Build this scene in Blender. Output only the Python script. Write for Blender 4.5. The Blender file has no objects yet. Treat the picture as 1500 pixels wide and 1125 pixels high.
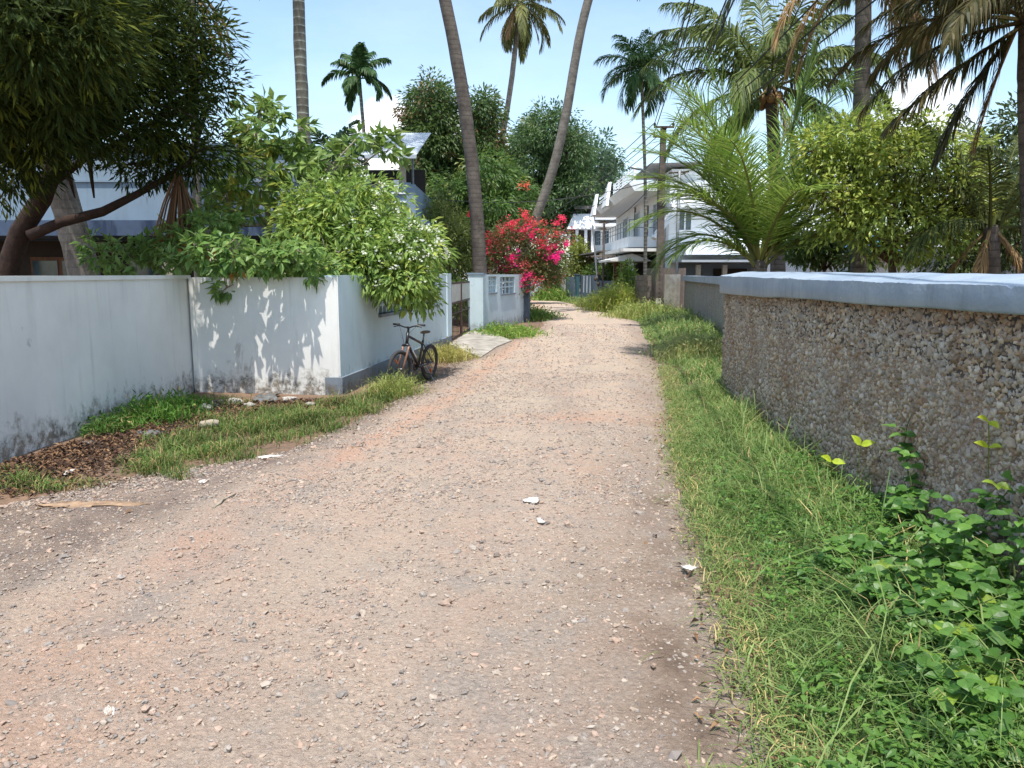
import bpy, math, random
import numpy as np

# ------------------------------------------------------------------ basics
SC = bpy.context.scene
COL = SC.collection
rng = np.random.default_rng(11)
F, PITCH, H = 1120.0, math.radians(8.2), 1.7
CP, SP = math.cos(PITCH), math.sin(PITCH)

def ray(u, v):
    x = (u - 750) / F; y = (562.5 - v) / F
    return np.array([x, CP + y * SP, -SP + y * CP])
def gp(u, v, z=0.0):
    d = ray(u, v); t = (z - H) / d[2]
    return np.array([d[0] * t, d[1] * t, z])
def P(u, v, Y):
    d = ray(u, v); t = Y / d[1]
    return np.array([d[0] * t, Y, H + d[2] * t])
def S(r, g, b):
    def c(x):
        x /= 255.0
        return x / 12.92 if x <= .04045 else ((x + .055) / 1.055) ** 2.4
    return (c(r), c(g), c(b))

ORG = {}
def tag(o, label=None, cat=None, group=None, kind=None):
    if label: o['label'] = label
    if cat: o['category'] = cat
    if group: o['group'] = group
    if kind: o['kind'] = kind
    return o
def thing(name, label, cat, loc=(0, 0, 0), group=None):
    o = bpy.data.objects.new(name, None); COL.objects.link(o)
    o.location = loc; o.empty_display_size = .2
    ORG[o.name] = np.array(loc, float)
    return tag(o, label, cat, group)

def norm(a):
    a = np.asarray(a, float)
    n = np.linalg.norm(a, axis=-1, keepdims=True); n[n == 0] = 1
    return a / n

class MB:
    def __init__(s): s.V = []; s.Fs = []; s.C = []; s.n = 0
    def add(s, V, Fs, col=(.5, .5, .5), mi=0):
        V = np.asarray(V, float).reshape(-1, 3)
        if not isinstance(Fs, list): Fs = [Fs]
        for f in Fs:
            f = np.asarray(f, np.int64)
            if f.size: s.Fs.append((f + s.n, mi))
        col = np.asarray(col, float)
        if col.ndim == 1: col = np.tile(col, (len(V), 1))
        s.V.append(V); s.C.append(col); s.n += len(V)
        return s
    def box(s, c, size, rz=0.0, col=(.5, .5, .5), mi=0, tilt=None):
        x, y, z = np.array(size) / 2.0
        v = np.array([[-x,-y,-z],[x,-y,-z],[x,y,-z],[-x,y,-z],[-x,-y,z],[x,-y,z],[x,y,z],[-x,y,z]])
        if tilt:
            a = tilt; ca, sa = math.cos(a), math.sin(a)
            v = v @ np.array([[ca,0,sa],[0,1,0],[-sa,0,ca]]).T
        ca, sa = math.cos(rz), math.sin(rz)
        v = v @ np.array([[ca,-sa,0],[sa,ca,0],[0,0,1]]).T + np.array(c)
        f = np.array([[3,2,1,0],[4,5,6,7],[0,1,5,4],[1,2,6,5],[2,3,7,6],[3,0,4,7]])
        return s.add(v, f, col, mi)
    def bar(s, a, b, w, h, col=(.5, .5, .5), mi=0):
        """box section from a to b; w across, h vertical-ish"""
        a = np.array(a, float); b = np.array(b, float); t = norm(b - a)
        up = np.array([0, 0, 1.0]) if abs(t[2]) < .95 else np.array([0, 1.0, 0])
        sd = norm(np.cross(t, up)); up = np.cross(sd, t)
        q = [(-w/2, -h/2), (w/2, -h/2), (w/2, h/2), (-w/2, h/2)]
        v = [a + sd*x + up*y for x, y in q] + [b + sd*x + up*y for x, y in q]
        f = np.array([[0,1,2,3],[7,6,5,4],[0,4,5,1],[1,5,6,2],[2,6,7,3],[3,7,4,0]])
        return s.add(v, f, col, mi)
    def wall(s, p0, p1, th, z0, z1, side=0.0, col=(.5, .5, .5), mi=0):
        """upright slab from p0 to p1 (xy); side shifts it along its left normal"""
        p0 = np.array(p0[:2], float); p1 = np.array(p1[:2], float); d = norm(p1 - p0); n = np.array([-d[1], d[0]])
        c = (p0 + p1) / 2 + n * side
        return s.box((c[0], c[1], (z0+z1)/2), (np.linalg.norm(p1-p0), th, z1-z0), math.atan2(d[1], d[0]), col, mi)
    def prism(s, poly, z0, z1, col=(.5, .5, .5), mi=0):
        n = len(poly); v = [(x, y, z0) for x, y in poly] + [(x, y, z1) for x, y in poly]
        q = np.array([[i, (i+1) % n, n+(i+1) % n, n+i] for i in range(n)])
        return s.add(v, [q, np.array([list(range(n))[::-1]]), np.array([list(range(n, 2*n))])], col, mi)
    def tube(s, pts, rad, n=8, col=(.5, .5, .5), mi=0, cap=True, wob=0.0):
        pts = np.array(pts, float); k = len(pts)
        rad = np.full(k, rad, float) if np.isscalar(rad) else np.array(rad, float)
        T = np.zeros_like(pts); T[1:-1] = pts[2:] - pts[:-2]; T[0] = pts[1]-pts[0]; T[-1] = pts[-1]-pts[-2]; T = norm(T)
        ref = np.array([1.0, 0, 0]) if abs(T[0][0]) < .8 else np.array([0, 1.0, 0])
        V = []
        for i in range(k):
            a = norm(np.cross(T[i], ref)); b = np.cross(T[i], a); ref = np.cross(a, T[i]) if False else ref
            ang = np.linspace(0, 2*math.pi, n, endpoint=False)
            rr = rad[i] * (1 + (wob * rng.normal(size=n) if wob else 0))
            V.append(pts[i] + np.outer(np.cos(ang)*rr, a) + np.outer(np.sin(ang)*rr, b))
        V = np.vstack(V); f = []
        for i in range(k-1):
            for j in range(n):
                f.append([i*n+j, i*n+(j+1) % n, (i+1)*n+(j+1) % n, (i+1)*n+j])
        Fs = [np.array(f)]
        if cap: Fs += [np.array([list(range(n))[::-1]]), np.array([list(range((k-1)*n, k*n))])]
        return s.add(V, Fs, col, mi)
    def torus(s, c, R, r, ax, n=40, m=8, col=(.5, .5, .5), mi=0):
        c = np.array(c, float); ax = norm(np.array(ax, float))
        a = norm(np.cross(ax, [0.0, 0.0, 1.0])); b = np.cross(ax, a)
        V = []; f = []
        for i in range(n):
            t = 2*math.pi*i/n; d = a*math.cos(t) + b*math.sin(t)
            for j in range(m):
                q = 2*math.pi*j/m
                V.append(c + d*(R + r*math.cos(q)) + ax*r*math.sin(q))
                f.append([i*m+j, ((i+1) % n)*m+j, ((i+1) % n)*m+(j+1) % m, i*m+(j+1) % m])
        return s.add(V, np.array(f), col, mi)
    def build(s, name, mats, parent=None, smooth=False):
        V = np.vstack(s.V); C = np.vstack(s.C)
        o_par = ORG[parent.name] if parent is not None else np.zeros(3)
        V = V - o_par
        me = bpy.data.meshes.new(name)
        me.vertices.add(len(V)); me.vertices.foreach_set('co', V.astype(np.float32).ravel())
        tot = np.concatenate([np.full(len(f), f.shape[1]) for f, _ in s.Fs])
        idx = np.concatenate([f.ravel() for f, _ in s.Fs])
        mi = np.concatenate([np.full(len(f), m) for f, m in s.Fs])
        me.loops.add(len(idx)); me.loops.foreach_set('vertex_index', idx.astype(np.int32))
        me.polygons.add(len(tot))
        st = np.concatenate([[0], np.cumsum(tot)[:-1]])
        me.polygons.foreach_set('loop_start', st.astype(np.int32))
        me.polygons.foreach_set('material_index', mi.astype(np.int32))
        me.polygons.foreach_set('use_smooth', np.full(len(tot), bool(smooth)))
        me.update(calc_edges=True)
        at = me.attributes.new('col', 'FLOAT_COLOR', 'POINT')
        at.data.foreach_set('color', np.hstack([C, np.ones((len(C), 1))]).astype(np.float32).ravel())
        for m in (mats if isinstance(mats, (list, tuple)) else [mats]): me.materials.append(m)
        o = bpy.data.objects.new(name, me); COL.objects.link(o)
        if parent is not None: o.parent = parent
        ORG[o.name] = o_par
        return o

def struct(name, mb, mat, smooth=False):
    return tag(mb.build(name, mat, None, smooth), kind='structure')

# ------------------------------------------------------------------ materials
def newmat(name):
    m = bpy.data.materials.new(name); m.use_nodes = True
    nt = m.node_tree; nt.nodes.clear()
    out = nt.nodes.new('ShaderNodeOutputMaterial'); b = nt.nodes.new('ShaderNodeBsdfPrincipled')
    nt.links.new(b.outputs[0], out.inputs[0])
    return m, nt, b, out
def N(nt, t, **kw):
    n = nt.nodes.new(t)
    for k, v in kw.items(): setattr(n, k, v)
    return n
def noise(nt, vec, scale, detail=4, rough=.55, dist=0.0):
    n = N(nt, 'ShaderNodeTexNoise'); n.inputs['Scale'].default_value = scale; n.inputs['Detail'].default_value = detail
    n.inputs['Roughness'].default_value = rough; n.inputs['Distortion'].default_value = dist
    nt.links.new(vec, n.inputs['Vector']); return n.outputs['Fac']
def ramp(nt, fac, stops):
    r = N(nt, 'ShaderNodeValToRGB'); e = r.color_ramp.elements
    while len(e) < len(stops): e.new(.5)
    for i, (p, c) in enumerate(stops):
        e[i].position = p
        e[i].color = (c, c, c, 1) if np.isscalar(c) else (*c, 1)
    nt.links.new(fac, r.inputs[0]); return r.outputs[0]
def mix(nt, fac, a, b, mode='MIX'):
    m = N(nt, 'ShaderNodeMix', data_type='RGBA', blend_type=mode)
    for sock, val in ((m.inputs[0], fac), (m.inputs[6], a), (m.inputs[7], b)):
        if isinstance(val, (int, float)): sock.default_value = val
        elif isinstance(val, tuple): sock.default_value = (*val, 1)
        else: nt.links.new(val, sock)
    return m.outputs[2]
def mth(nt, op, a, b=0.0):
    m = N(nt, 'ShaderNodeMath', operation=op)
    for i, val in enumerate((a, b)):
        if isinstance(val, (int, float)): m.inputs[i].default_value = val
        else: nt.links.new(val, m.inputs[i])
    return m.outputs[0]
def bump(nt, b, h, strength=.3, dist=.01):
    n = N(nt, 'ShaderNodeBump'); n.inputs['Strength'].default_value = strength; n.inputs['Distance'].default_value = dist
    nt.links.new(h, n.inputs['Height']); nt.links.new(n.outputs[0], b.inputs['Normal'])
def wpos(nt): return N(nt, 'ShaderNodeNewGeometry').outputs['Position']
def vmap(nt, vec, sc):
    m = N(nt, 'ShaderNodeMapping'); m.inputs['Scale'].default_value = sc
    nt.links.new(vec, m.inputs['Vector']); return m.outputs[0]
def attr(nt, name='col'):
    a = N(nt, 'ShaderNodeAttribute'); a.attribute_name = name; return a.outputs['Color']

def m_plain(name, c, c2=None, scale=6, rough=.6, bs=.15, bd=.004, metal=0.0, spec=.4):
    m, nt, b, _ = newmat(name); p = wpos(nt)
    c2 = c2 or tuple(x*.75 for x in c)
    f = noise(nt, p, scale, 6)
    nt.links.new(mix(nt, ramp(nt, f, [(.3, 0.0), (.7, 1.0)]), c, c2), b.inputs['Base Color'])
    b.inputs['Roughness'].default_value = rough; b.inputs['Metallic'].default_value = metal
    b.inputs['Specular IOR Level'].default_value = spec
    if bs: bump(nt, b, noise(nt, p, scale*8, 5), bs, bd)
    return m
def m_paint(name, c, stain=S(70, 66, 58), zs=.42, amt=1.0, dirt=.35, rough=.7):
    """painted plaster: patchy repainting, mould rising from the foot, rain streaks"""
    m, nt, b, _ = newmat(name); p = wpos(nt)
    z = N(nt, 'ShaderNodeSeparateXYZ'); nt.links.new(p, z.inputs[0]); z = z.outputs[2]
    big = noise(nt, p, .9, 5, .6)
    base = mix(nt, ramp(nt, big, [(.35, 0.0), (.68, 1.0)]), c, tuple(x*.86 for x in c))
    streak = noise(nt, vmap(nt, p, (5, 5, .35)), 1.6, 6, .65)
    base = mix(nt, mth(nt, 'MULTIPLY', ramp(nt, streak, [(.56, 0.0), (.74, 1.0)]), dirt), base, tuple(x*.55 for x in c))
    spot = noise(nt, p, 7, 7, .7, .6)
    hgt = mth(nt, 'SUBTRACT', 1.0, mth(nt, 'DIVIDE', z, zs))
    col1 = noise(nt, vmap(nt, p, (3.2, 3.2, .8)), 2.0, 5, .6)
    k = mth(nt, 'ADD', mth(nt, 'MULTIPLY', hgt, .34), mth(nt, 'ADD', mth(nt, 'MULTIPLY', spot, .55), mth(nt, 'MULTIPLY', col1, .5)))
    k = mth(nt, 'MULTIPLY', ramp(nt, k, [(.62, 0.0), (.80, 1.0)]), amt)
    k = mth(nt, 'MULTIPLY', k, ramp(nt, noise(nt, p, 11, 6, .75), [(.40, .12), (.56, 1.0)]))
    base = mix(nt, k, base, mix(nt, ramp(nt, noise(nt, p, 5, 4), [(.4, 0.0), (.6, 1.0)]), stain, S(112, 98, 78)))
    topm = mth(nt, 'MULTIPLY', ramp(nt, noise(nt, vmap(nt, p, (3.2, 3.2, .3)), 1.1, 7, .72, .4), [(.52, 0.0), (.70, .8)]), ramp(nt, mth(nt, 'DIVIDE', z, 1.7), [(.45, 0.0), (1.0, .8)]))
    base = mix(nt, mth(nt, 'MULTIPLY', topm, dirt), base, S(112, 112, 106))
    pat = noise(nt, vmap(nt, p, (1, 1, .6)), 2.1, 7, .75, .5)
    base = mix(nt, mth(nt, 'MULTIPLY', ramp(nt, pat, [(.63, 0.0), (.68, 1.0)]), .55*amt), base, S(146, 142, 132))
    fine = noise(nt, p, 22, 6, .75)
    base = mix(nt, mth(nt, 'MULTIPLY', ramp(nt, fine, [(.66, 0.0), (.72, 1.0)]), .35*dirt), base, stain)
    nt.links.new(base, b.inputs['Base Color']); b.inputs['Roughness'].default_value = rough
    b.inputs['Specular IOR Level'].default_value = .25
    h = mth(nt, 'ADD', noise(nt, p, 3, 4), mth(nt, 'MULTIPLY', noise(nt, p, 60, 4), .25))
    bump(nt, b, h, .3, .012)
    return m
def m_leaf(name, trans=.35, rough=.42, spec=.35):
    m, nt, b, out = newmat(name)
    c = attr(nt); nt.links.new(c, b.inputs['Base Color'])
    b.inputs['Roughness'].default_value = rough; b.inputs['Specular IOR Level'].default_value = spec
    t = N(nt, 'ShaderNodeBsdfTranslucent')
    hs = N(nt, 'ShaderNodeHueSaturation'); hs.inputs['Value'].default_value = 1.5; hs.inputs['Hue'].default_value = .49
    nt.links.new(c, hs.inputs['Color']); nt.links.new(hs.outputs[0], t.inputs[0])
    mx = N(nt, 'ShaderNodeMixShader'); mx.inputs[0].default_value = trans
    nt.links.new(b.outputs[0], mx.inputs[1]); nt.links.new(t.outputs[0], mx.inputs[2]); nt.links.new(mx.outputs[0], out.inputs[0])
    return m
def m_col(name, rough=.8, var=.35, sc=18, bs=.4, bd=.01, spec=.25):
    """colour from the mesh's own 'col', broken up by noise"""
    m, nt, b, _ = newmat(name); p = wpos(nt)
    f = noise(nt, p, sc, 5, .6)
    nt.links.new(mix(nt, var, attr(nt), ramp(nt, f, [(.3, .25), (.7, 1.0)]), 'MULTIPLY'), b.inputs['Base Color'])
    b.inputs['Roughness'].default_value = rough; b.inputs['Specular IOR Level'].default_value = spec
    if bs: bump(nt, b, noise(nt, p, sc*2.5, 5), bs, bd)
    return m
def m_palmtrunk(name, c1, c2, period=.15, scar=(.05, .042, .038), ring_amt=.95):
    m, nt, b, _ = newmat(name); p = wpos(nt)
    w = N(nt, 'ShaderNodeTexWave', wave_type='BANDS', bands_direction='Z', wave_profile='SAW')
    w.inputs['Scale'].default_value = .314/period; w.inputs['Distortion'].default_value = 1.1; w.inputs['Detail'].default_value = 2
    w.inputs['Detail Scale'].default_value = .9
    nt.links.new(p, w.inputs[0])
    ring = ramp(nt, w.outputs['Fac'], [(0.0, 1.0), (.22, .15), (.6, 0.0)])
    pt = noise(nt, p, 3.2, 6, .7)
    base = mix(nt, ramp(nt, pt, [(.35, 0.0), (.65, 1.0)]), c1, c2)
    fib = noise(nt, vmap(nt, p, (30, 30, 5)), 2, 5, .7)
    base = mix(nt, .5, base, ramp(nt, fib, [(.3, .35), (.7, 1.15)]), 'MULTIPLY')
    brk = ramp(nt, noise(nt, p, 6, 4, .6), [(.35, .25), (.6, 1.0)])
    base = mix(nt, mth(nt, 'MULTIPLY', mth(nt, 'MULTIPLY', ring, ring_amt), brk), base, scar)
    blot = noise(nt, p, 1.1, 5, .7)
    base = mix(nt, ramp(nt, blot, [(.62, 0.0), (.68, .7)]), base, (.055, .048, .042))
    nt.links.new(base, b.inputs['Base Color']); b.inputs['Roughness'].default_value = .85; b.inputs['Specular IOR Level'].default_value = .2
    bump(nt, b, mth(nt, 'ADD', w.outputs['Fac'], mth(nt, 'MULTIPLY', fib, .6)), .8, .02)
    return m

M = {}
M['white_wall'] = m_paint('white_plaster', S(232, 231, 226), zs=.42, amt=.85, dirt=.4)
M['blue_wall'] = m_paint('pale_blue_plaster', S(200, 217, 224), zs=.4, amt=.7, dirt=.3)
M['plinth'] = m_paint('plinth_grey', S(128, 138, 148), zs=.25, amt=.8, dirt=.5)
M['house_blue'] = m_paint('house_blue', S(128, 147, 164), zs=.3, amt=.3, dirt=.4)
M['house_trim'] = m_plain('house_trim_blue', S(70, 86, 112), rough=.6)
M['house_white'] = m_paint('house_white', S(240, 244, 247), zs=.3, amt=.3, dirt=.15)
M['house_white_b'] = m_paint('house_white_far', S(238, 240, 242), zs=.3, amt=.3, dirt=.15)
M['soffit'] = m_plain('soffit_grey', S(236, 235, 232), S(220, 218, 214), rough=.8)
M['painted_shade'] = m_plain('painted_room_shade', S(60, 55, 52), rough=.9)  # dark paint that stands in for the shade inside rooms and porches
M['cream'] = m_plain('cream_column', S(178, 166, 146), rough=.7)
M['door_red'] = m_plain('maroon_wood', S(95, 42, 34), rough=.5)
M['wood'] = m_plain('brown_wood', S(120, 82, 58), S(84, 56, 42), rough=.6, scale=9)
M['glass'] = m_plain('window_glass', S(66, 92, 108), S(44, 60, 72), rough=.12, bs=0, spec=.7)
M['metal'] = m_plain('grey_metal', S(150, 155, 158), rough=.45, metal=.6, bs=.05)
M['rust'] = m_plain('brown_iron', S(88, 66, 56), S(58, 44, 40), rough=.65, scale=14)
M['sheet'] = m_plain('gate_sheet', S(205, 205, 198), S(180, 176, 168), rough=.55)
M['teal'] = m_paint('teal_paint', S(62, 96, 108), zs=.3, amt=.4, dirt=.4)
M['slate'] = m_paint('slate_paint', S(92, 104, 116), zs=.3, amt=.4, dirt=.4)
M['grey_wall'] = m_paint('old_grey_plaster', S(160, 160, 158), zs=.5, amt=.9, dirt=.7)
M['tin'] = m_plain('tin_roof', S(176, 184, 192), S(160, 168, 176), rough=.85, bs=.02, spec=.15)
M['tin_dark'] = m_plain('tin_roof_old', S(120, 118, 116), S(84, 76, 70), rough=.6)
M['blue_tarp'] = m_plain('blue_sheeting', S(70, 130, 190), rough=.4)
M['concrete'] = m_plain('concrete', S(178, 174, 166), S(140, 136, 128), rough=.85, scale=5, bs=.4, bd=.006)
M['ramp'] = m_plain('ramp_cement', S(176, 170, 160), S(122, 115, 106), rough=.85, scale=3.2, bs=.4, bd=.006)
M['pole'] = m_plain('pole_weathered', S(112, 100, 92), S(78, 70, 66), rough=.85, scale=4, bs=.4)
M['pipe'] = m_plain('pipe_grey', S(140, 146, 150), S(112, 114, 116), rough=.55, metal=.3)
M['wire'] = m_plain('wire_black', S(40, 40, 44), rough=.6, bs=0)
M['laterite'] = m_col('block_masonry', sc=9)
M['stone'] = m_col('loose_stone', rough=.9, var=.3, sc=60, bs=.3, bd=.004)
M['bark'] = m_plain('bark_brown', S(112, 88, 70), S(66, 52, 44), rough=.9, scale=12, bs=.7, bd=.02)
M['bark_pale'] = m_plain('bark_pale', S(166, 156, 140), S(112, 100, 86), rough=.85, scale=9, bs=.5, bd=.01)
M['bark_dark'] = m_plain('bark_dark', S(66, 48, 40), S(40, 29, 25), rough=.9, scale=10, bs=.6, bd=.02)
M['palm_grey'] = m_palmtrunk('palm_trunk_grey', S(150, 143, 134), S(112, 105, 98), .15, ring_amt=.5)
M['palm_brown'] = m_palmtrunk('palm_trunk_brown', S(128, 118, 109), S(94, 86, 80), .14)
M['palm_pale'] = m_palmtrunk('palm_trunk_pale', S(132, 128, 116), S(104, 100, 90), .17, S(205, 204, 194), .9)
M['leaf'] = m_leaf('leaf'); M['frond'] = m_leaf('frond_leaflets', .25, .5, .22)
M['leaf_matte'] = m_leaf('leaf_matte', .3, .65, .12); M['grass'] = m_leaf('grass_blades', .3, .55, .2); M['petal'] = m_leaf('petals', .4, .6, .2)
M['dry'] = m_leaf('dry_leaves', .15, .8, .1)
M['husk'] = m_plain('coconut_husk', S(150, 120, 74), S(120, 90, 54), rough=.6)
M['shaft'] = m_plain('green_crownshaft', S(90, 130, 70), S(70, 100, 50), rough=.5)
M['rubber'] = m_plain('tyre_rubber', S(58, 58, 60), S(46, 45, 44), rough=.8, scale=30)
M['bike_black'] = m_plain('black_paint', S(34, 34, 40), S(46, 44, 46), rough=.35, bs=0, spec=.5)
M['bike_fork'] = m_plain('fork_tan', S(150, 110, 90), S(120, 90, 76), rough=.4, bs=0)
M['steel'] = m_plain('spoke_steel', S(120, 120, 122), rough=.35, metal=.7, bs=0)
M['saddle'] = m_plain('saddle_brown', S(86, 66, 50), S(52, 42, 36), rough=.6)
M['reflector'] = m_plain('orange_reflector', S(225, 110, 30), rough=.3, bs=0)
M['decal'] = m_plain('white_decal', S(215, 215, 215), rough=.5, bs=0)
M['paper'] = m_plain('paper_scrap', S(200, 196, 190), S(172, 166, 158), rough=.8)
M['plastic'] = m_plain('grey_plastic_sheet', S(118, 120, 120), S(74, 74, 72), rough=.6, scale=9)
M['sheath'] = m_plain('dry_palm_sheath', S(168, 142, 116), S(120, 98, 80), rough=.9, scale=14)

def m_coping():
    m, nt, b, _ = newmat('coping_blue'); p = wpos(nt)
    a = noise(nt, p, 2.2, 6, .65); c = S(152, 165, 178)
    base = mix(nt, ramp(nt, a, [(.35, 0.0), (.7, 1.0)]), c, S(126, 141, 158))
    ch = noise(nt, p, 9, 7, .75, .8)
    base = mix(nt, ramp(nt, ch, [(.66, 0.0), (.71, 1.0)]), base, S(205, 208, 212))
    base = mix(nt, ramp(nt, noise(nt, p, 4, 6, .8), [(.68, 0.0), (.8, .7)]), base, S(96, 104, 118))
    nt.links.new(base, b.inputs['Base Color']); b.inputs['Roughness'].default_value = .55; b.inputs['Specular IOR Level'].default_value = .35
    drip = noise(nt, vmap(nt, p, (4, 4, .5)), 2.0, 6, .7)
    nt.links.new(mix(nt, ramp(nt, drip, [(.55, 0.0), (.75, .45)]), base, S(92, 98, 102)), b.inputs['Base Color'])
    bump(nt, b, mth(nt, 'ADD', mth(nt, 'ADD', a, mth(nt, 'MULTIPLY', ramp(nt, ch, [(.64, 0.0), (.70, 1.0)]), -.5)), mth(nt, 'MULTIPLY', noise(nt, p, 24, 5), .4)), .6, .02)
    return m
M['coping'] = m_coping()
def m_pebble():
    m, nt, b, _ = newmat('pebble_dash'); p = wpos(nt)
    v = N(nt, 'ShaderNodeTexVoronoi'); v.inputs['Scale'].default_value = 26; nt.links.new(p, v.inputs['Vector'])
    big = noise(nt, vmap(nt, p, (1.6, 1.6, .7)), 1.4, 5, .6)
    base = mix(nt, v.outputs['Color'], S(190, 182, 172), S(128, 118, 108))
    base = mix(nt, ramp(nt, big, [(.4, 0.0), (.65, .7)]), base, S(160, 160, 158))
    st = noise(nt, vmap(nt, p, (7, 7, .5)), 1.5, 5, .6)
    base = mix(nt, .6, base, ramp(nt, st, [(.3, .55), (.7, 1.1)]), 'MULTIPLY')
    nt.links.new(base, b.inputs['Base Color']); b.inputs['Roughness'].default_value = .9
    bump(nt, b, mth(nt, 'SUBTRACT', 1.0, v.outputs['Distance']), 1.0, .03)
    return m
M['pebble_far'] = m_pebble()
M['mortar'] = m_plain('dark_mortar', S(104, 90, 80), S(70, 62, 58), rough=.95, scale=8, bs=.6, bd=.01)

def m_road():
    m, nt, b, _ = newmat('gravel_road'); p = wpos(nt)
    n1 = noise(nt, p, .55, 6, .6, .3); n2 = noise(nt, p, 2.3, 6, .65); n3 = noise(nt, p, 14, 6, .7); n4 = noise(nt, p, 70, 4, .7)
    dust, pink, grey, dark = S(186, 169, 150), S(189, 163, 146), S(162, 152, 143), S(122, 112, 104)
    c = mix(nt, ramp(nt, n1, [(.38, 0.0), (.62, 1.0)]), dust, pink)
    c = mix(nt, ramp(nt, n2, [(.42, 0.0), (.62, .85)]), c, grey)
    band = noise(nt, vmap(nt, p, (1.5, .16, 1)), 1.0, 5, .55, .3)
    c = mix(nt, ramp(nt, band, [(.42, 0.0), (.60, .55)]), c, S(196, 176, 157))
    c = mix(nt, ramp(nt, band, [(.30, .5), (.42, 0.0)]), c, S(158, 138, 126))
    n5 = noise(nt, p, 34, 6, .72, .6); n6 = noise(nt, p, 120, 3, .7)
    stone = ramp(nt, n5, [(.50, 0.0), (.60, 1.0)])
    c = mix(nt, mth(nt, 'MULTIPLY', stone, .45), c, S(182, 170, 158))
    c = mix(nt, mth(nt, 'MULTIPLY', ramp(nt, n5, [(.36, 1.0), (.46, 0.0)]), .35), c, S(128, 114, 104))
    c = mix(nt, ramp(nt, n3, [(.62, 0.0), (.75, .55)]), c, dark)
    c = mix(nt, mth(nt, 'MULTIPLY', ramp(nt, n4, [(.3, 1.0), (.5, 0.0)]), .35), c, dark)
    e = N(nt, 'ShaderNodeSeparateColor'); nt.links.new(attr(nt), e.inputs[0])
    # red laterite along the left wheel line, darker grey apron, both belong to the ground itself
    c = mix(nt, mth(nt, 'MULTIPLY', e.outputs[0], ramp(nt, n2, [(.35, 1.0), (.65, .35)])), c, S(188, 150, 128))
    c = mix(nt, mth(nt, 'MULTIPLY', e.outputs[1], ramp(nt, n2, [(.35, .35), (.6, 1.0)])), c, S(126, 112, 104))
    c = mix(nt, mth(nt, 'MULTIPLY', e.outputs[2], ramp(nt, n2, [(.35, 1.0), (.6, .3)])), c, S(104, 88, 76))
    nt.links.new(c, b.inputs['Base Color']); b.inputs['Roughness'].default_value = .95; b.inputs['Specular IOR Level'].default_value = .15
    h = mth(nt, 'ADD', mth(nt, 'MULTIPLY', n5, 1.2), mth(nt, 'ADD', mth(nt, 'MULTIPLY', n3, .8), mth(nt, 'ADD', mth(nt, 'MULTIPLY', n4, .5), mth(nt, 'MULTIPLY', n6, .25))))
    bump(nt, b, h, 1.0, .026)
    return m
M['road'] = m_road()
def m_soil():
    m, nt, b, _ = newmat('soil'); p = wpos(nt)
    n1 = noise(nt, p, 1.5, 6, .65); n2 = noise(nt, p, 18, 6, .7)
    c = mix(nt, ramp(nt, n1, [(.35, 0.0), (.65, 1.0)]), S(134, 108, 88), S(104, 86, 72))
    c = mix(nt, ramp(nt, n2, [(.4, 0.0), (.7, .8)]), c, S(84, 66, 52))
    nt.links.new(c, b.inputs['Base Color']); b.inputs['Roughness'].default_value = .95
    bump(nt, b, n2, .7, .02); return m
M['soil'] = m_soil()

# ------------------------------------------------------------------ leaves and trees
def leaves(mb, pos, d, nrm, L, W, col, fold=.18, curl=.12, gain=1.4):
    col = np.clip(np.asarray(col)*gain, 0, .85)
    n = len(pos); d = norm(d); s_ = norm(np.cross(d, nrm)); nn = np.cross(s_, d)
    L = np.broadcast_to(L, n)[:, None]; W = np.broadcast_to(W, n)[:, None]
    v0 = pos; mid = pos + d*L*.45; tip = pos + d*L - nn*L*curl
    l = mid + s_*W*.5 + nn*W*fold; r = mid - s_*W*.5 + nn*W*fold
    V = np.stack([v0, r, tip, l, mid], 1).reshape(-1, 3); b = np.arange(n)[:, None]*5
    f = np.vstack([b + [0, 1, 2, 4], b + [0, 4, 2, 3]])
    mb.add(V, f, np.repeat(col, 5, 0))
def rdir(n):
    return norm(rng.normal(size=(n, 3)))
def lobe(u, v, Y, ru, rv, dy, w=None):
    c = P(u, v, Y); r = np.array([ru*Y/F, dy, rv*Y/F])
    return (c, r, w if w else ru*rv)
def lumpy(d, k):
    return 1 + .16*np.sin(d[:, 0]*5.1+k) * np.cos(d[:, 2]*4.3+2*k) + .12*np.sin(d[:, 1]*7.7+d[:, 2]*6.1+3*k)
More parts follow.
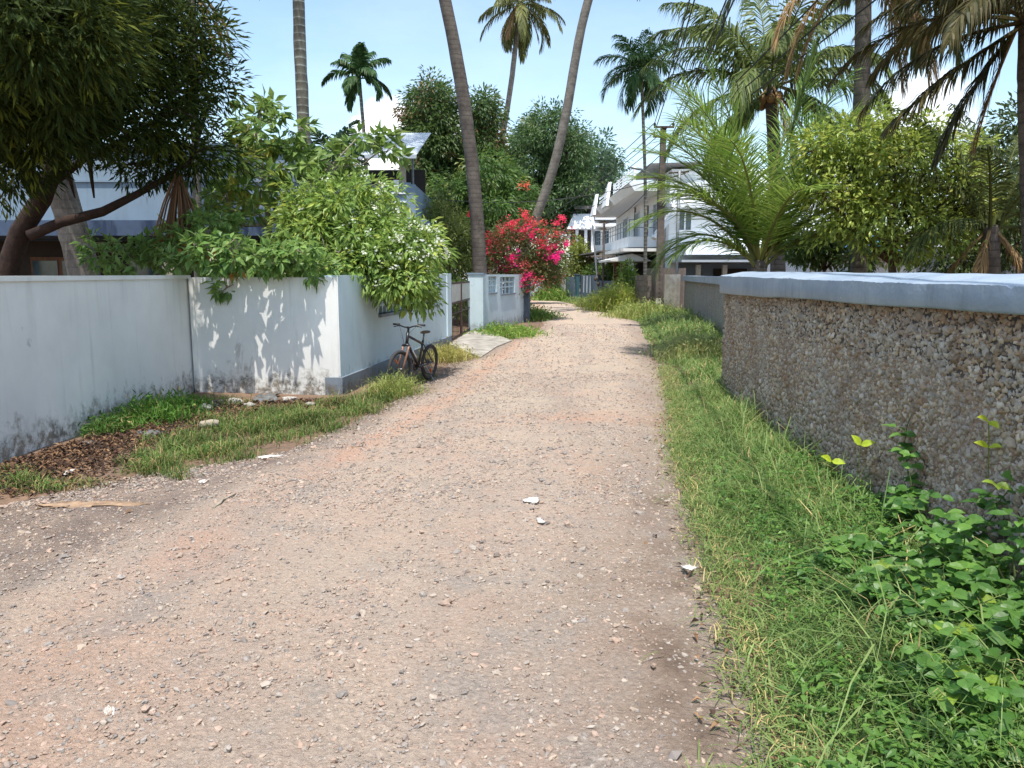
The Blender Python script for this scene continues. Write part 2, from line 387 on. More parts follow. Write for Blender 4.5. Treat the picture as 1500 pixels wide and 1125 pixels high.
def crown(mb, lobes, n, per, L, W, cr, droop, c1, c2, up=.5, shell=.45, spread=.25, bias=0.0, young=None, yp=.0, whorl=False):
    tw = sum(l[2] for l in lobes); cs = []
    c1 = np.array(c1); c2 = np.array(c2)
    for i, (c, r, w) in enumerate(lobes):
        k = max(3, int(n*w/tw)); d = rdir(k)
        rad = (rng.uniform(shell**3, 1, k)**(1/3)) * lumpy(d, i*1.7+len(lobes))
        q = c + d*rad[:, None]*r
        cs.append(np.hstack([q, d]))
    cs = np.vstack(cs); q = cs[:, :3]; out = cs[:, 3:]; k = len(q)
    kk = np.repeat(np.arange(k), per); m = len(kk)
    off = rdir(m)
    if whorl:
        pos = q[kk] + off*cr*.15; dirv = off + out[kk]*.5
    else:
        pos = q[kk] + off*(rng.uniform(.1, 1, m)**.5)[:, None]*cr; dirv = off*.8 + out[kk]*.5
    dirv = dirv + np.array([0, 0, -droop])
    nr = rdir(m)*.55 + np.array([0, 0, up]) + out[kk]*.25
    cm = np.clip(rng.beta(2, 2, k)[kk]*.65 + rng.uniform(0, .35, m) + bias, 0, 1)[:, None]
    col = (c1*(1-cm) + c2*cm) * rng.uniform(1-spread, 1+spread, (m, 1))
    if young is not None:
        yk = (rng.uniform(size=k) < yp)[kk]
        col[yk] = np.array(young) * rng.uniform(.8, 1.2, (yk.sum(), 1))
    leaves(mb, pos, dirv, nr, L*rng.uniform(.65, 1.25, m), W*rng.uniform(.75, 1.2, m), col)
    return q
def curve_pts(a, b, sag=(0, 0, 0), n=7, jit=0.0):
    a = np.array(a, float); b = np.array(b, float); t = np.linspace(0, 1, n)[:, None]
    p = a*(1-t) + b*t + np.array(sag)*(4*t*(1-t))
    if jit: p[1:-1] += rng.normal(size=(n-2, 3))*jit
    return p
def tree_wood(mb, base, fork, r0, lobes, q=None, twigs=30, r1=None, jit=.05, n=10):
    r1 = r1 or r0*.6
    mb.tube(curve_pts(base, fork, n=7, jit=jit), np.linspace(r0*1.15, r1, 7), n, wob=.05)
    ends = [np.array(fork)]
    for c, r, w in lobes:
        e = c + rng.normal(size=3)*r*.2
        mb.tube(curve_pts(fork, e, (0, 0, .1*np.linalg.norm(e-fork)*rng.uniform(-.4, .6)), 7, jit), np.linspace(r1*.75, r1*.15, 7), 7, wob=.04)
        ends.append(e)
    if q is not None and twigs:
        for i in rng.choice(len(q), min(twigs, len(q)), replace=False):
            e = min(ends, key=lambda x: np.linalg.norm(x-q[i]))
            mb.tube(curve_pts(e, q[i], rng.normal(size=3)*.08, 5, jit*.6), np.linspace(r1*.25, r1*.05, 5), 5)

def tree(name, label, cat, base, fork, r0, lobes, n, per, L, W, cr, droop, c1, c2, bark='bark', group=None, twigs=30, extra=None, **kw):
    t = thing(name, label, cat, tuple(base), group)
    cb = MB(); q = crown(cb, lobes, n, per, L, W, cr, droop, c1, c2, **kw)
    wb = MB(); tree_wood(wb, np.array(base), np.array(fork), r0, lobes, q, twigs)
    wb.build('trunk', M[bark], t, True); cb.build('crown', M['leaf'], t)
    return t, q

# ------------------------------------------------------------------ palms
def frond(mb, base, az, el, L, droop, nl, ll, lw, c1, c2, ldroop=.55, stalk=.12, rr=.022, vee=.25, tatter=0.0, rcol=None, ang0=.35, ang1=1.0):
    base = np.array(base, float); k = 18
    s = np.linspace(0, 1, k); e = el - droop*s**1.5
    hd = np.array([math.sin(az), math.cos(az)])
    d = np.stack([np.cos(e)*hd[0], np.cos(e)*hd[1], np.sin(e)], 1)
    pts = base + np.vstack([[0, 0, 0], np.cumsum((d[1:]+d[:-1])/2*(L/(k-1)), 0)])
    rcol = rcol if rcol is not None else np.array(c2)*1.1
    mb.tube(pts, np.linspace(rr*1.5, rr*.25, k), 5, rcol)
    si = np.linspace(stalk, .995, nl); si = np.clip(si + rng.uniform(-.4, .4, nl)/nl, stalk, .999)
    for sg in (-1, 1):
        keep = rng.uniform(size=nl) >= tatter
        ss = si[keep]; m = len(ss)
        p = np.stack([np.interp(ss, s, pts[:, j]) for j in range(3)], 1)
        T = norm(np.stack([np.interp(ss, s, d[:, j]) for j in range(3)], 1))
        side = np.tile(np.array([hd[1], -hd[0], 0.0]), (m, 1)); nn = np.cross(side, T)
        nn = np.where(nn[:, 2:3] < 0, nn, nn)
        x = (ss-stalk)/(1-stalk)
        ln = ll*(np.sin(np.pi*np.clip(.18+.74*x, 0, 1))**.7)*rng.uniform(.85, 1.1, m)
        a = ang1 + (ang0-ang1)*x + rng.normal(size=m)*.07
        dv = norm(side*sg*np.sin(a)[:, None] + T*np.cos(a)[:, None] + nn*(vee+rng.normal(size=m)*.1)[:, None])
        g = np.array([0, 0, -1.0])
        d1 = norm(dv + g*ldroop*.35); d2 = norm(dv + g*ldroop*(1.1+rng.normal(size=m)*.25)[:, None]); d3 = norm(dv*.7 + g*ldroop*2.2)
        q1 = p + d1*ln[:, None]*.3; q2 = q1 + d2*ln[:, None]*.35; q3 = q2 + d3*ln[:, None]*.35
        wv = norm(np.cross(d2, nn + rng.normal(size=(m, 3))*.25))*lw*rng.uniform(.8, 1.15, (m, 1))*.5
        V = np.stack([p-wv*.5, p+wv*.5, q1-wv, q1+wv, q2-wv*.75, q2+wv*.75, q3], 1).reshape(-1, 3)
        b = np.arange(m)[:, None]*7
        cm = rng.uniform(0, 1, (m, 1)); c = (np.array(c1)*(1-cm)+np.array(c2)*cm)*rng.uniform(.8, 1.15, (m, 1))
        mb.add(V, [np.vstack([b+[0, 1, 3, 2], b+[2, 3, 5, 4]]), b+[4, 5, 6]], np.repeat(c*1.4, 7, 0))

GREEN1, GREEN2 = (.030, .062, .012), (.085, .125, .028)
DRY1, DRY2 = (.16, .095, .045), (.30, .20, .10)
def palm(name, label, cat, pts, r0, r1, spec, group, tmat='palm_grey', nl=58, ll=.85, lw=.045, nuts=0, c1=GREEN1, c2=GREEN2, dead=0, base_swell=1.35, drp=(.5, .9)):
    """pts: trunk line from the root up; spec: list of (azimuth, elevation, length, droop[, dry])"""
    t = thing(name, label, cat, tuple(pts[0]), group)
    pts = np.array(pts, float)
    seg = np.linspace(0, 1, len(pts)); ss = np.linspace(0, 1, 30)
    # smooth line through the given points
    sm = np.stack([np.interp(ss, seg, pts[:, j]) for j in range(3)], 1)
    for _ in range(6): sm[1:-1] = (sm[:-2]+sm[2:]+2*sm[1:-1])/4
    rad = r1 + (r0-r1)*(1-ss); rad[0] *= base_swell; rad[1] *= 1+(base_swell-1)*.5
    tb = MB(); tb.tube(sm, rad, 14, wob=.03); tb.build('trunk', M[tmat], t, True)
    top = pts[-1]
    for sp in spec:
        az, el, L, dr = sp[:4]; dry = len(sp) > 4 and sp[4]
        fb = MB(); b = top + np.array([math.sin(az), math.cos(az), 0])*r1*.8 + np.array([0, 0, rng.uniform(-.15, .1)])
        if dry: frond(fb, b, az, el, L, dr, int(nl*.7), ll*.9, lw*.6, DRY1, DRY2, .9, tatter=.25, ang0=.2, ang1=.5)
        else: frond(fb, b, az, el, L, dr, nl, ll, lw, c1, c2, rng.uniform(*drp))
        fb.build('frond', M['dry'] if dry else M['frond'], t)
    for i in range(nuts):
        a = i*2.4; cb = MB(); sph(cb, top + np.array([math.sin(a)*.26, math.cos(a)*.26, -.25-.11*(i % 3)]), (.12, .12, .145))
        cb.build('coconut', M['husk'], t, True)
    return t
def ico(sub=1):
    import bmesh
    bm = bmesh.new(); bmesh.ops.create_icosphere(bm, subdivisions=sub, radius=1)
    V = np.array([v.co[:] for v in bm.verts]); Fc = np.array([[v.index for v in f.verts] for f in bm.faces]); bm.free()
    return V, Fc
ICO1, ICO2, ICO3 = ico(1), ico(2), ico(3)
def sph(mb, c, r, col=(.5, .5, .5), T=None):
    V, f = T or ICO2
    mb.add(V*np.array(r)+np.array(c), f, col)
def stones(mb, pos, size, flat, col, T=ICO1, lump=.22, rot3=None):
    """many small stones: size (n,), flat = height ratio"""
    V, f = T; n = len(pos); k = len(V)
    v = V[None]*(1+rng.normal(size=(n, k, 1))*lump)
    v = v*np.stack([np.ones(n), rng.uniform(.55, .95, n), np.broadcast_to(flat, n)], 1)[:, None]
    a = rng.uniform(0, 2*np.pi, n); ca, sa = np.cos(a)[:, None], np.sin(a)[:, None]
    x = v[..., 0]*ca - v[..., 1]*sa; y = v[..., 0]*sa + v[..., 1]*ca; z = v[..., 2]
    tl = rng.normal(size=n)*.3; ct, st = np.cos(tl)[:, None], np.sin(tl)[:, None]
    x, z = x*ct - z*st, x*st + z*ct
    v = np.stack([x, y, z], 2)*np.asarray(size)[:, None, None]
    if rot3 is not None: v = v @ rot3.T
    v = v + pos[:, None]
    mb.add(v.reshape(-1, 3), (f[None]+(np.arange(n)*k)[:, None, None]).reshape(-1, 3), np.repeat(col, k, 0))
def coconut_spec(n, L, seed, dry=2, lo=-.5, hi=1.35):
    r = random.Random(seed); out = []
    for i in range(n):
        f = (i+.5)/n
        out.append((i*2.399+r.uniform(-.25, .25), hi+(lo-hi)*f+r.uniform(-.1, .1), L*r.uniform(.85, 1.08), .7+.7*f+r.uniform(-.1, .2)))
    for i in range(dry): out.append((r.uniform(0, 6.28), -.9, L*.75, .55, True))
    return out

# ------------------------------------------------------------------ ground, road
RE = np.array([gp(*p)[:2] for p in [(1130,1125),(1085,1000),(1055,870),(1015,750),(985,650),(985,600),(970,540),(945,490),(938,472),(908,462),(880,455),(850,447),(815,440),(790,436)]])
LE = np.array([gp(*p)[:2] for p in [(0,735),(200,692),(420,657),(520,612),(600,574),(640,548),(660,530),(700,522),(745,498),(788,483),(797,475),(788,462),(775,450),(770,440)]])
def right_edge(y): return np.interp(y, RE[:, 1], RE[:, 0], left=.75)
def left_edge(y): return np.interp(y, np.concatenate([[-4, 3.5], LE[:, 1]]), np.concatenate([[-4.6, -4.3], LE[:, 0]]))
def vnoise(x, y, s=1.0):
    return (np.sin(x*1.7*s+1.3)*np.cos(y*2.1*s+.4) + .6*np.sin(x*3.9*s-y*2.7*s) + .4*np.sin(y*6.3*s+x*5.1*s+2.0) + .25*np.sin(x*11.7*s+1)*np.sin(y*13.1*s))/2.2
def grid_mesh(ys, left, right, nx, zf, colf):
    xs = np.linspace(0, 1, nx); Y = np.repeat(ys[:, None], nx, 1)
    X = left(ys)[:, None]*(1-xs) + right(ys)[:, None]*xs
    V = np.stack([X, Y, zf(X, Y, xs[None]+0*Y)], 2).reshape(-1, 3)
    i = np.arange(len(ys)-1)[:, None]*nx + np.arange(nx-1)[None]; i = i.ravel()[:, None]
    return V, i + [0, 1, nx+1, nx], colf(X, Y, xs[None]+0*Y).reshape(-1, 3)
g = MB()
def gz(X, Y): return -.035 + .018*vnoise(X, Y, .8)
ys = np.concatenate([np.arange(-4, 16, .16), np.arange(16, 70, .6), [75, 90, 120, 200, 420]])
V, Fq, C = grid_mesh(ys, lambda y: np.full_like(y, -14.0), lambda y: np.full_like(y, 16.0), 160,
                     lambda X, Y, t: gz(X, Y)*np.clip((70-Y)/20, .4, 1), lambda X, Y, t: np.zeros(X.shape+(3,))+.3)
V[::160, 0] = -420; V[159::160, 0] = 420; V[:160, 1] = -60
g.add(V, Fq); struct('ground', g, M['soil'], True)
def roadz(X, Y, t):
    e = np.clip(np.minimum(t, 1-t)*14, 0, 1)
    bumps = .011*vnoise(X, Y, 1.1) + .005*vnoise(X*4.3, Y*4.1) + rng.normal(size=X.shape)*.0028
    crownz = .03*(1-(2*t-1)**2)
    return -.03 + e*(.02 + crownz + bumps)
def roadc(X, Y, t):
    lane = np.interp(Y, [2, 4, 7, 11, 15, 20, 25, 40], [-1.9, -2.25, -1.55, -.75, -.35, .25, .75, 1.4]) + .08*vnoise(X*0, Y*1.3)
    red = np.exp(-((X-lane)/.20)**2)*np.clip((Y-4)/4, .25, 1)*.9
    apron = np.clip((lane-.25-X)/.4, 0, 1)*.95
    edge = np.clip(1-t*7, 0, 1)*.8 + np.clip((t-.8)*4, 0, .9)
    pit = np.exp(-((Y-8.9)/.35)**2)*np.exp(-((X-1.1)/1.1)**2)*.85
    brown = 0*X
    for u, v, rx, ry, a in ((110, 1010, .75, .55, .75), (330, 930, .5, .5, .35), (30, 1090, .6, .4, .6), (640, 660, .8, .7, .35), (865, 690, .45, .6, .6), (560, 760, .5, .7, .35), (700, 800, .35, .5, .3), (930, 905, .18, .7, .5), (300, 800, .3, .5, .4)):
        c = gp(u, v); pit = pit + .62*a*np.exp(-((X-c[0])/rx)**2-((Y-c[1])/ry)**2)*(.8+.35*vnoise(X*3, Y*3))
    for u, v, rx, ry, a in ((960, 760, .22, 1.3, .7), (880, 850, .35, .6, .45), (1000, 1000, .16, .8, .6), (240, 745, .5, .5, .5), (60, 790, .6, .5, .6), (760, 900, .3, .3, .35), (820, 560, .8, 1.2, .3)):
        c = gp(u, v); brown = brown + .5*a*np.exp(-((X-c[0])/rx)**2-((Y-c[1])/ry)**2)*(.8+.35*vnoise(X*3+2, Y*3))
    return np.stack([np.clip(red+pit, 0, 1), np.clip(apron+.3*(apron > 0)*0, 0, 1), np.clip(edge+brown, 0, 1)], -1)
r = MB()
ys = np.concatenate([np.arange(-3, 13, .045), np.arange(13, 26, .14), np.arange(26, 50.5, .4)])
V, Fq, C = grid_mesh(ys, left_edge, lambda y: right_edge(y)+.05, 150, roadz, roadc); r.add(V, Fq, C)
# the lane turns left behind the bougainvillea
arc = [(-18, 51), (.9, 50.3), (2.8, 50.3), (2.4, 53), (1.3, 56), (-3, 58), (-18, 59)]
r.add([(x, y, -.012) for x, y in arc], np.array([[0, 1, 2, 3, 4, 5, 6]]), (0, .2, .2))
struct('road', r, M['road'], True)

# gravel on the road
def scatter_road(n, y0, y1, pw=1.0):
    u = rng.uniform(size=n)
    Y = y0 + (y1-y0)*u**pw; t = rng.uniform(0, 1, n); X = left_edge(Y)*(1-t)+right_edge(Y)*t
    k = (np.abs(X) < Y*.72+.6); return X[k], Y[k], t[k]
gm = MB()
pal = np.array([S(174, 161, 148), S(158, 149, 141), S(178, 160, 143), S(168, 147, 132), S(142, 134, 128), S(166, 156, 146), S(174, 150, 134), S(148, 134, 124)])
for n, y0, y1, pw, md, T in ((40000, 2.2, 6.5, 1.2, .0068, ICO1), (30000, 5.5, 13, 1.3, .0085, ICO1), (9000, 12, 26, 1.2, .012, ICO1), (1100, 2.2, 9, 1, .0135, ICO2)):
    X, Y, t = scatter_road(n, y0, y1, pw)
    patch = vnoise(X*1.3, Y*1.3) + rng.normal(size=len(X))*.5
    k = patch > -.35; X, Y, t = X[k], Y[k], t[k]
    sz = np.clip(md*np.exp(rng.normal(size=len(X))*.42), .003, .034)
    z = roadz(X, Y, t)*0 + (-.03 + np.clip(np.minimum(t, 1-t)*14, 0, 1)*(.02+.03*(1-(2*t-1)**2)+.011*vnoise(X, Y, 1.1)+.005*vnoise(X*4.3, Y*4.1))) + sz*.12
    c = pal[rng.integers(0, len(pal), len(X))]*rng.uniform(.75, 1.12, (len(X), 1))
    stones(gm, np.stack([X, Y, z], 1), sz, rng.uniform(.4, .75, len(X)), c, T)
o = gm.build('gravel', M['stone'], None, False)
tag(o, 'loose grey and pinkish stones scattered over the road', 'gravel', None, 'stuff')

# ------------------------------------------------------------------ walls
WA0, WA1, WB1 = np.array([-4.72, -3.0]), np.array([-4.70, 11.15]), np.array([-2.47, 10.93])
WC1, WD0, WD1 = np.array([-1.49, 18.46]), np.array([-1.2, 22.38]), np.array([.2, 27.97])
TOP = 1.68
w = MB(); w.wall(WA0, WA1+[0, .1], .16, -.1, TOP-.05, .08); 
o = thing('boundary_wall', 'long shaded white plastered wall with dark mould along its foot, left of the road', 'wall', (-4.72, 4, 0))
w.build('wall', M['white_wall'], o)
w = MB(); w.wall(WA0, WA1+[0, .1], .20, TOP-.05, TOP, .08); w.build('coping', M['white_wall'], o)

o = thing('boundary_wall', 'short whitewashed wall facing the camera, dappled by leaf shadows and overhung by branches', 'wall', tuple(WB1)+(0,))
w = MB(); w.wall(WA1+[.02, 0], WB1, .17, -.1, TOP-.03, .085); 
w.wall(WA1+[.04, -.012], WA1+[.10, -.018], .02, 0, TOP-.05, .0)
w.build('wall', M['white_wall'], o)

# compound wall beside the lane, with grille openings
o = thing('compound_wall', 'pale blue compound wall with grille openings and grey plinth behind the bicycle', 'wall', tuple(WB1)+(0,))
dC = norm(WC1-WB1); LC = np.linalg.norm(WC1-WB1)
def onC(s): return WB1 + dC*s
def s_at(u):  # distance along the lane wall at which it crosses picture column u
    k = (u-750)/F
    lo, hi = 0.0, LC
    for _ in range(50):
        m = (lo+hi)/2; q = onC(m)
        if q[0]/(q[1]*1.01) < k: lo = m
        else: hi = m
    return lo
s1, s2, s3, s4 = s_at(557), s_at(598), s_at(618), s_at(643)
zs1, zt = 1.03, TOP-.10
w = MB(); th = .2
for a, b, z0, z1 in ((0.0, s1, .22, TOP), (s1, s2, .22, zs1), (s1, s2, zt, TOP), (s2, s3, .22, TOP), (s3, s4, .22, zs1), (s3, s4, zt, TOP), (s4, LC, .22, TOP)):
    w.wall(onC(a), onC(b), th, z0, z1, th/2)
w.wall(onC(LC-.42), onC(LC+.02), .27, .22, TOP+.03, .10)
w.build('wall', M['blue_wall'], o)
w = MB(); w.wall(onC(-.02), onC(LC), .26, -.1, .22, th/2); w.build('plinth', M['plinth'], o)
w = MB()
for a, b in ((s1, s2), (s3, s4)): w.wall(onC(a), onC(b), .24, zs1-.05, zs1, th/2-.03)
w.build('sill', M['plinth'], o)
for a, b in ((s1, s2), (s3, s4)):
    w = MB()
    k = max(3, int((b-a)/.22))
    for i in range(1, k): w.wall(onC(a+(b-a)*i/k-.025), onC(a+(b-a)*i/k+.025), .07, zs1, zt, th/2)
    w.wall(onC(a), onC(b), .05, zs1+.12, zs1+.16, th/2)
    w.build('grille', M['blue_wall'], o)

# gate and its pillar
o = thing('gate_pillar', 'thick pale blue pillar right of the gate, palm trunk rising behind it', 'pillar', tuple(WD0)+(0,))
w = MB(); w.box((WD0[0]+.17, WD0[1]+.22, .86), (.44, .46, 1.64), -.12); w.build('shaft', M['blue_wall'], o)
w = MB(); w.box((WD0[0]+.17, WD0[1]+.22, 1.705), (.50, .52, .05), -.12); w.build('cap', M['house_blue'], o)
w = MB(); w.box((WD0[0]+.17, WD0[1]+.22, .02), (.50, .52, .12), -.12); w.build('plinth', M['plinth'], o)
o = thing('gate', 'brown iron gate with pale sheet panels above vertical bars', 'gate', tuple(WC1)+(0,))
A = np.array([*(WC1+dC*.08), 0]); B = np.array([WD0[0]-.04, WD0[1]+.05, 0]); gd = norm(B-A)
mid = (A+B)/2
for a, b in ((A, mid-gd*.03), (mid+gd*.03, B)):
    w = MB()
    for q in (a, b): w.bar(q+[0, 0, .06], q+[0, 0, 1.5], .055, .055)
    for z in (.1, .72, .98, 1.47): w.bar(a+[0, 0, z], b+[0, 0, z], .03, .03 if z == .72 else .05)
    lf = w.build('leaf_frame', M['rust'], o)
    w = MB(); n = 8
    for i in range(1, n):
        q = a+(b-a)*i/n; w.tube([q+[0, 0, .12], q+[0, 0, .96]], .007, 6)
    w.build('bars', M['rust'], lf)
    w = MB(); w.bar(a+gd*.03+[0, 0, 1.225], b-gd*.03+[0, 0, 1.225], .012, .44); w.build('sheet_panel', M['sheet'], lf)

o = thing('compound_wall', 'pale blue compound wall beyond the gate with a grille opening under the pink bougainvillea', 'wall', tuple(WD0)+(0,))
dD = norm(WD1-WD0); LD = np.linalg.norm(WD1-WD0)
def onD(s): return WD0 + dD*s
w = MB(); S0 = .45
for a, b, z0, z1 in ((S0, .95, 0, TOP), (.95, 1.9, 0, 1.12), (.95, 1.9, 1.62, TOP), (1.9, 2.35, 0, TOP), (2.35, 4.3, 0, 1.05), (4.3, LD, 0, TOP), (2.35, 4.3, 1.6, TOP)):
    w.wall(onD(a)+[.25, 0], onD(b)+[.25, 0], .18, z0-.1 if z0 == 0 else z0, z1, .09)
w.build('wall', M['blue_wall'], o)
w = MB(); w.box((*(onD(LD)+[.27, .05]), .84), (.34, .34, 1.74), -.2); w.build('end_post', M['slate'], o)
for a, b, z in ((.95, 1.9, 1.12), (2.35, 4.3, 1.05)):
    w = MB(); w.wall(onD(a)+[.25, 0], onD(b)+[.25, 0], .23, z-.04, z+.01, .08); w.build('sill', M['plinth'], o)
    w = MB(); w.wall(onD(a)+[.25, 0], onD(b)+[.25, 0], .05, z+.2, z+.24, .09); w.wall(onD(a)+[.25, 0], onD(b)+[.25, 0], .05, z+.36, z+.4, .09)
    for i in range(1, 4):
        q = a+(b-a)*i/4; w.wall(onD(q-.03)+[.25, 0], onD(q+.03)+[.25, 0], .07, z, 1.62 if z > 1.1 else 1.6, .09)
    w.build('grille', M['blue_wall'], o)
# cement apron in front of the gate
w = MB()
q = [gp(658, 508), gp(690, 488), gp(716, 490), gp(750, 499), gp(728, 507), gp(704, 523), gp(676, 514)]
zt_r = [.07, .08, .08, .01, .0, .0, .01]
n_ = len(q); w.add([(p[0], p[1], -.1) for p in q]+[(p[0], p[1], z) for p, z in zip(q, zt_r)], [np.array([[i, (i+1) % n_, n_+(i+1) % n_, n_+i] for i in range(n_)]), np.array([[n_, n_+1, n_+2], [n_, n_+2, n_+5], [n_+2, n_+3, n_+4], [n_+2, n_+4, n_+5], [n_, n_+5, n_+6]])])
struct('gate_ramp', w, M['ramp'])

# ------------------------------------------------------------------ right: pebble-dash wall
R0, R1 = np.array([2.28, -1.5]), np.array([3.02, 10.95])
def rw_x(y): return np.interp(y, [-1.5, 3.9, 6.3, 9, 10.95], [2.30, 2.50, 2.62, 2.86, 3.03])
rw = thing('pebble_wall', 'near grey brown pebble-dash wall under a thick pale blue coping', 'wall', (2.6, 5, 0))
ys = np.linspace(-1.5, 10.95, 60); xs = rw_x(ys)
w = MB()
V = []; 
for x, y in zip(xs, ys): V += [(x, y, -.15), (x, y, 1.56), (x+.24, y, 1.56), (x+.24, y, -.15)]
f = []
for i in range(len(ys)-1):
    for j in range(3): f.append([i*4+j, i*4+j+1, i*4+4+j+1, i*4+4+j])
f.append([len(ys)*4-4+k for k in range(4)])
w.add(V, np.array(f), S(92, 82, 74), 0)
e0 = np.array([3.03, 10.95])
w.wall(e0+[.24, -.12], e0+[3.4, .3], .24, -.15, 1.5, 0, S(120, 104, 92), 0)
# stone chips pressed into the face
def chips(mb, y0, y1, sp, T, rmul):
    nz = int(1.62/sp); ny = int((y1-y0)/sp)
    Y, Z = np.meshgrid(y0+(np.arange(ny)+.5)*sp, -.06+(np.arange(nz)+.5)*sp)
    Y = (Y+rng.uniform(-.5, .5, Y.shape)*sp).ravel(); Z = (Z+rng.uniform(-.5, .5, Z.shape)*sp).ravel()
    n = len(Y); X = rw_x(Y) + .004
    lg = vnoise(Y*1.5, Z*2.0)+.5*vnoise(Y*5, Z*5)
    c0 = np.array([S(194, 183, 168), S(182, 168, 150), S(164, 146, 126), S(204, 196, 185), S(178, 172, 164), S(162, 138, 114), S(190, 172, 150)])
    ci = rng.integers(0, 7, n); c = c0[ci]*rng.uniform(.6, 1.2, (n, 1))
    c = c*np.array([1.05, 1.0, .92]); gx = np.clip(lg*.5+.30, 0, 1)[:, None]; c = c*(1-gx*.6)+np.array(S(186, 182, 174))*gx*.6
    rustm = np.clip(vnoise(Y*2.3+7, Z*1.6+3)*1.5, 0, .8)[:, None]; c = c*(1-rustm*.35)+np.array(S(128, 92, 66))*rustm*.35
    top = np.clip((Z-1.30)/.2, 0, 1)[:, None]*rng.uniform(.3, 1, (n, 1)); c = c*(1-top*.6)+np.array(S(140, 98, 70))*top*.6
    R = np.array([[0, 0, -1.0], [0, 1, 0], [1, 0, 0]])
    stones(mb, np.stack([X, Y, Z], 1), sp*rmul*np.exp(rng.normal(size=n)*.22), rng.uniform(.45, .9, n), c, T, .30, R)
chips(w, 2.2, 6.0, .027, ICO2, .70); chips(w, 6.0, 10.95, .031, ICO1, .72)
# round the far corner
w.build('wall', M['stone'], rw, True)
# coping: uneven, rounded, tilting up towards the plot
ys = np.linspace(-1.5, 11.08, 420); xs = rw_x(ys)
zb = np.interp(ys, [-1.5, 2.5, 3.9, 5.7, 7, 8.5, 10.2, 11.1], [1.50, 1.50, 1.505, 1.485, 1.475, 1.45, 1.425, 1.43]) + .008*vnoise(ys*1.1, ys*0)
zt_ = np.interp(ys, [-1.5, 3.9, 5.7, 10.9], [1.645, 1.645, 1.65, 1.675]) + .006*vnoise(ys*2.1+3, ys*0)
e_ = np.clip((ys-10.85)/.23, 0, 1); zt_ -= .09*e_**2; zb += .03*e_**2; chip = np.where(rng.uniform(size=len(ys)) < .10*np.clip(vnoise(ys*1.3, ys*0+1), 0, 1), rng.uniform(.006, .018, len(ys)), 0)
prj = .085 + .012*vnoise(ys*.9, ys*0+2); prj -= .07*e_**2
V = []
for x, y, b, t, p_, ch_ in zip(xs, ys, zb, zt_, prj, chip):
    jit = rng.normal(size=4)*.0012
    V += [(x+.02, y, b-.004), (x-p_+.012, y, b), (x-p_+jit[0], y, b+.014), (x-p_-.004+jit[1], y, (b+t)/2+.01), (x-p_+jit[2]+ch_*.6, y, t-.004-ch_+jit[3]), (x-p_+.03, y, t+.004), (x-p_+.14, y, t+.018+jit[3]), (x+.22, y, t+.05), (x+.40, y, t+.055), (x+.43, y, b)]
V = np.array(V).reshape(len(ys), 10, 3); w = MB()
for a_, b_ in ((0, 5), (4, 9), (8, 10)):
    k_ = b_-a_; vv = V[:, a_:b_].reshape(-1, 3)
    w.add(vv, np.array([[i*k_+j, i*k_+k_+j, i*k_+k_+j+1, i*k_+j+1] for i in range(len(ys)-1) for j in range(k_-1)]))
w.add(V[-1], np.array([list(range(10))]))
cq = MB(); cq.add([(3.0, 10.84, 1.47), (6.4, 11.2, 1.47), (6.4, 11.65, 1.47), (3.2, 11.2, 1.47), (3.0, 10.84, 1.68), (6.4, 11.2, 1.69), (6.4, 11.65, 1.72), (3.2, 11.2, 1.70)],
      np.array([[3,2,1,0],[4,5,6,7],[0,1,5,4],[1,2,6,5],[2,3,7,6],[3,0,4,7]]))
w.build('coping', M['coping'], rw, True); cq.build('return_coping', M['coping'], rw)
# further pebble wall
o = thing('pebble_wall', 'farther grey pebble-dash wall with a thin pale blue coping beside the concrete post', 'wall', (6.5, 26, 0))
a, b = np.array([5.45, 19.0]), np.array([7.32, 32.7])
w = MB(); w.wall(b, a, .22, -.1, 1.45, .11); w.wall(a, a+[.5, -4.0], .22, -.1, 1.45, .11); w.build('wall', M['pebble_far'], o)
w = MB(); w.wall(b, a, .46, 1.42, 1.62, .10); w.wall(a, a+[.5, -4.0], .46, 1.423, 1.623, .10); w.build('coping', M['coping'], o)

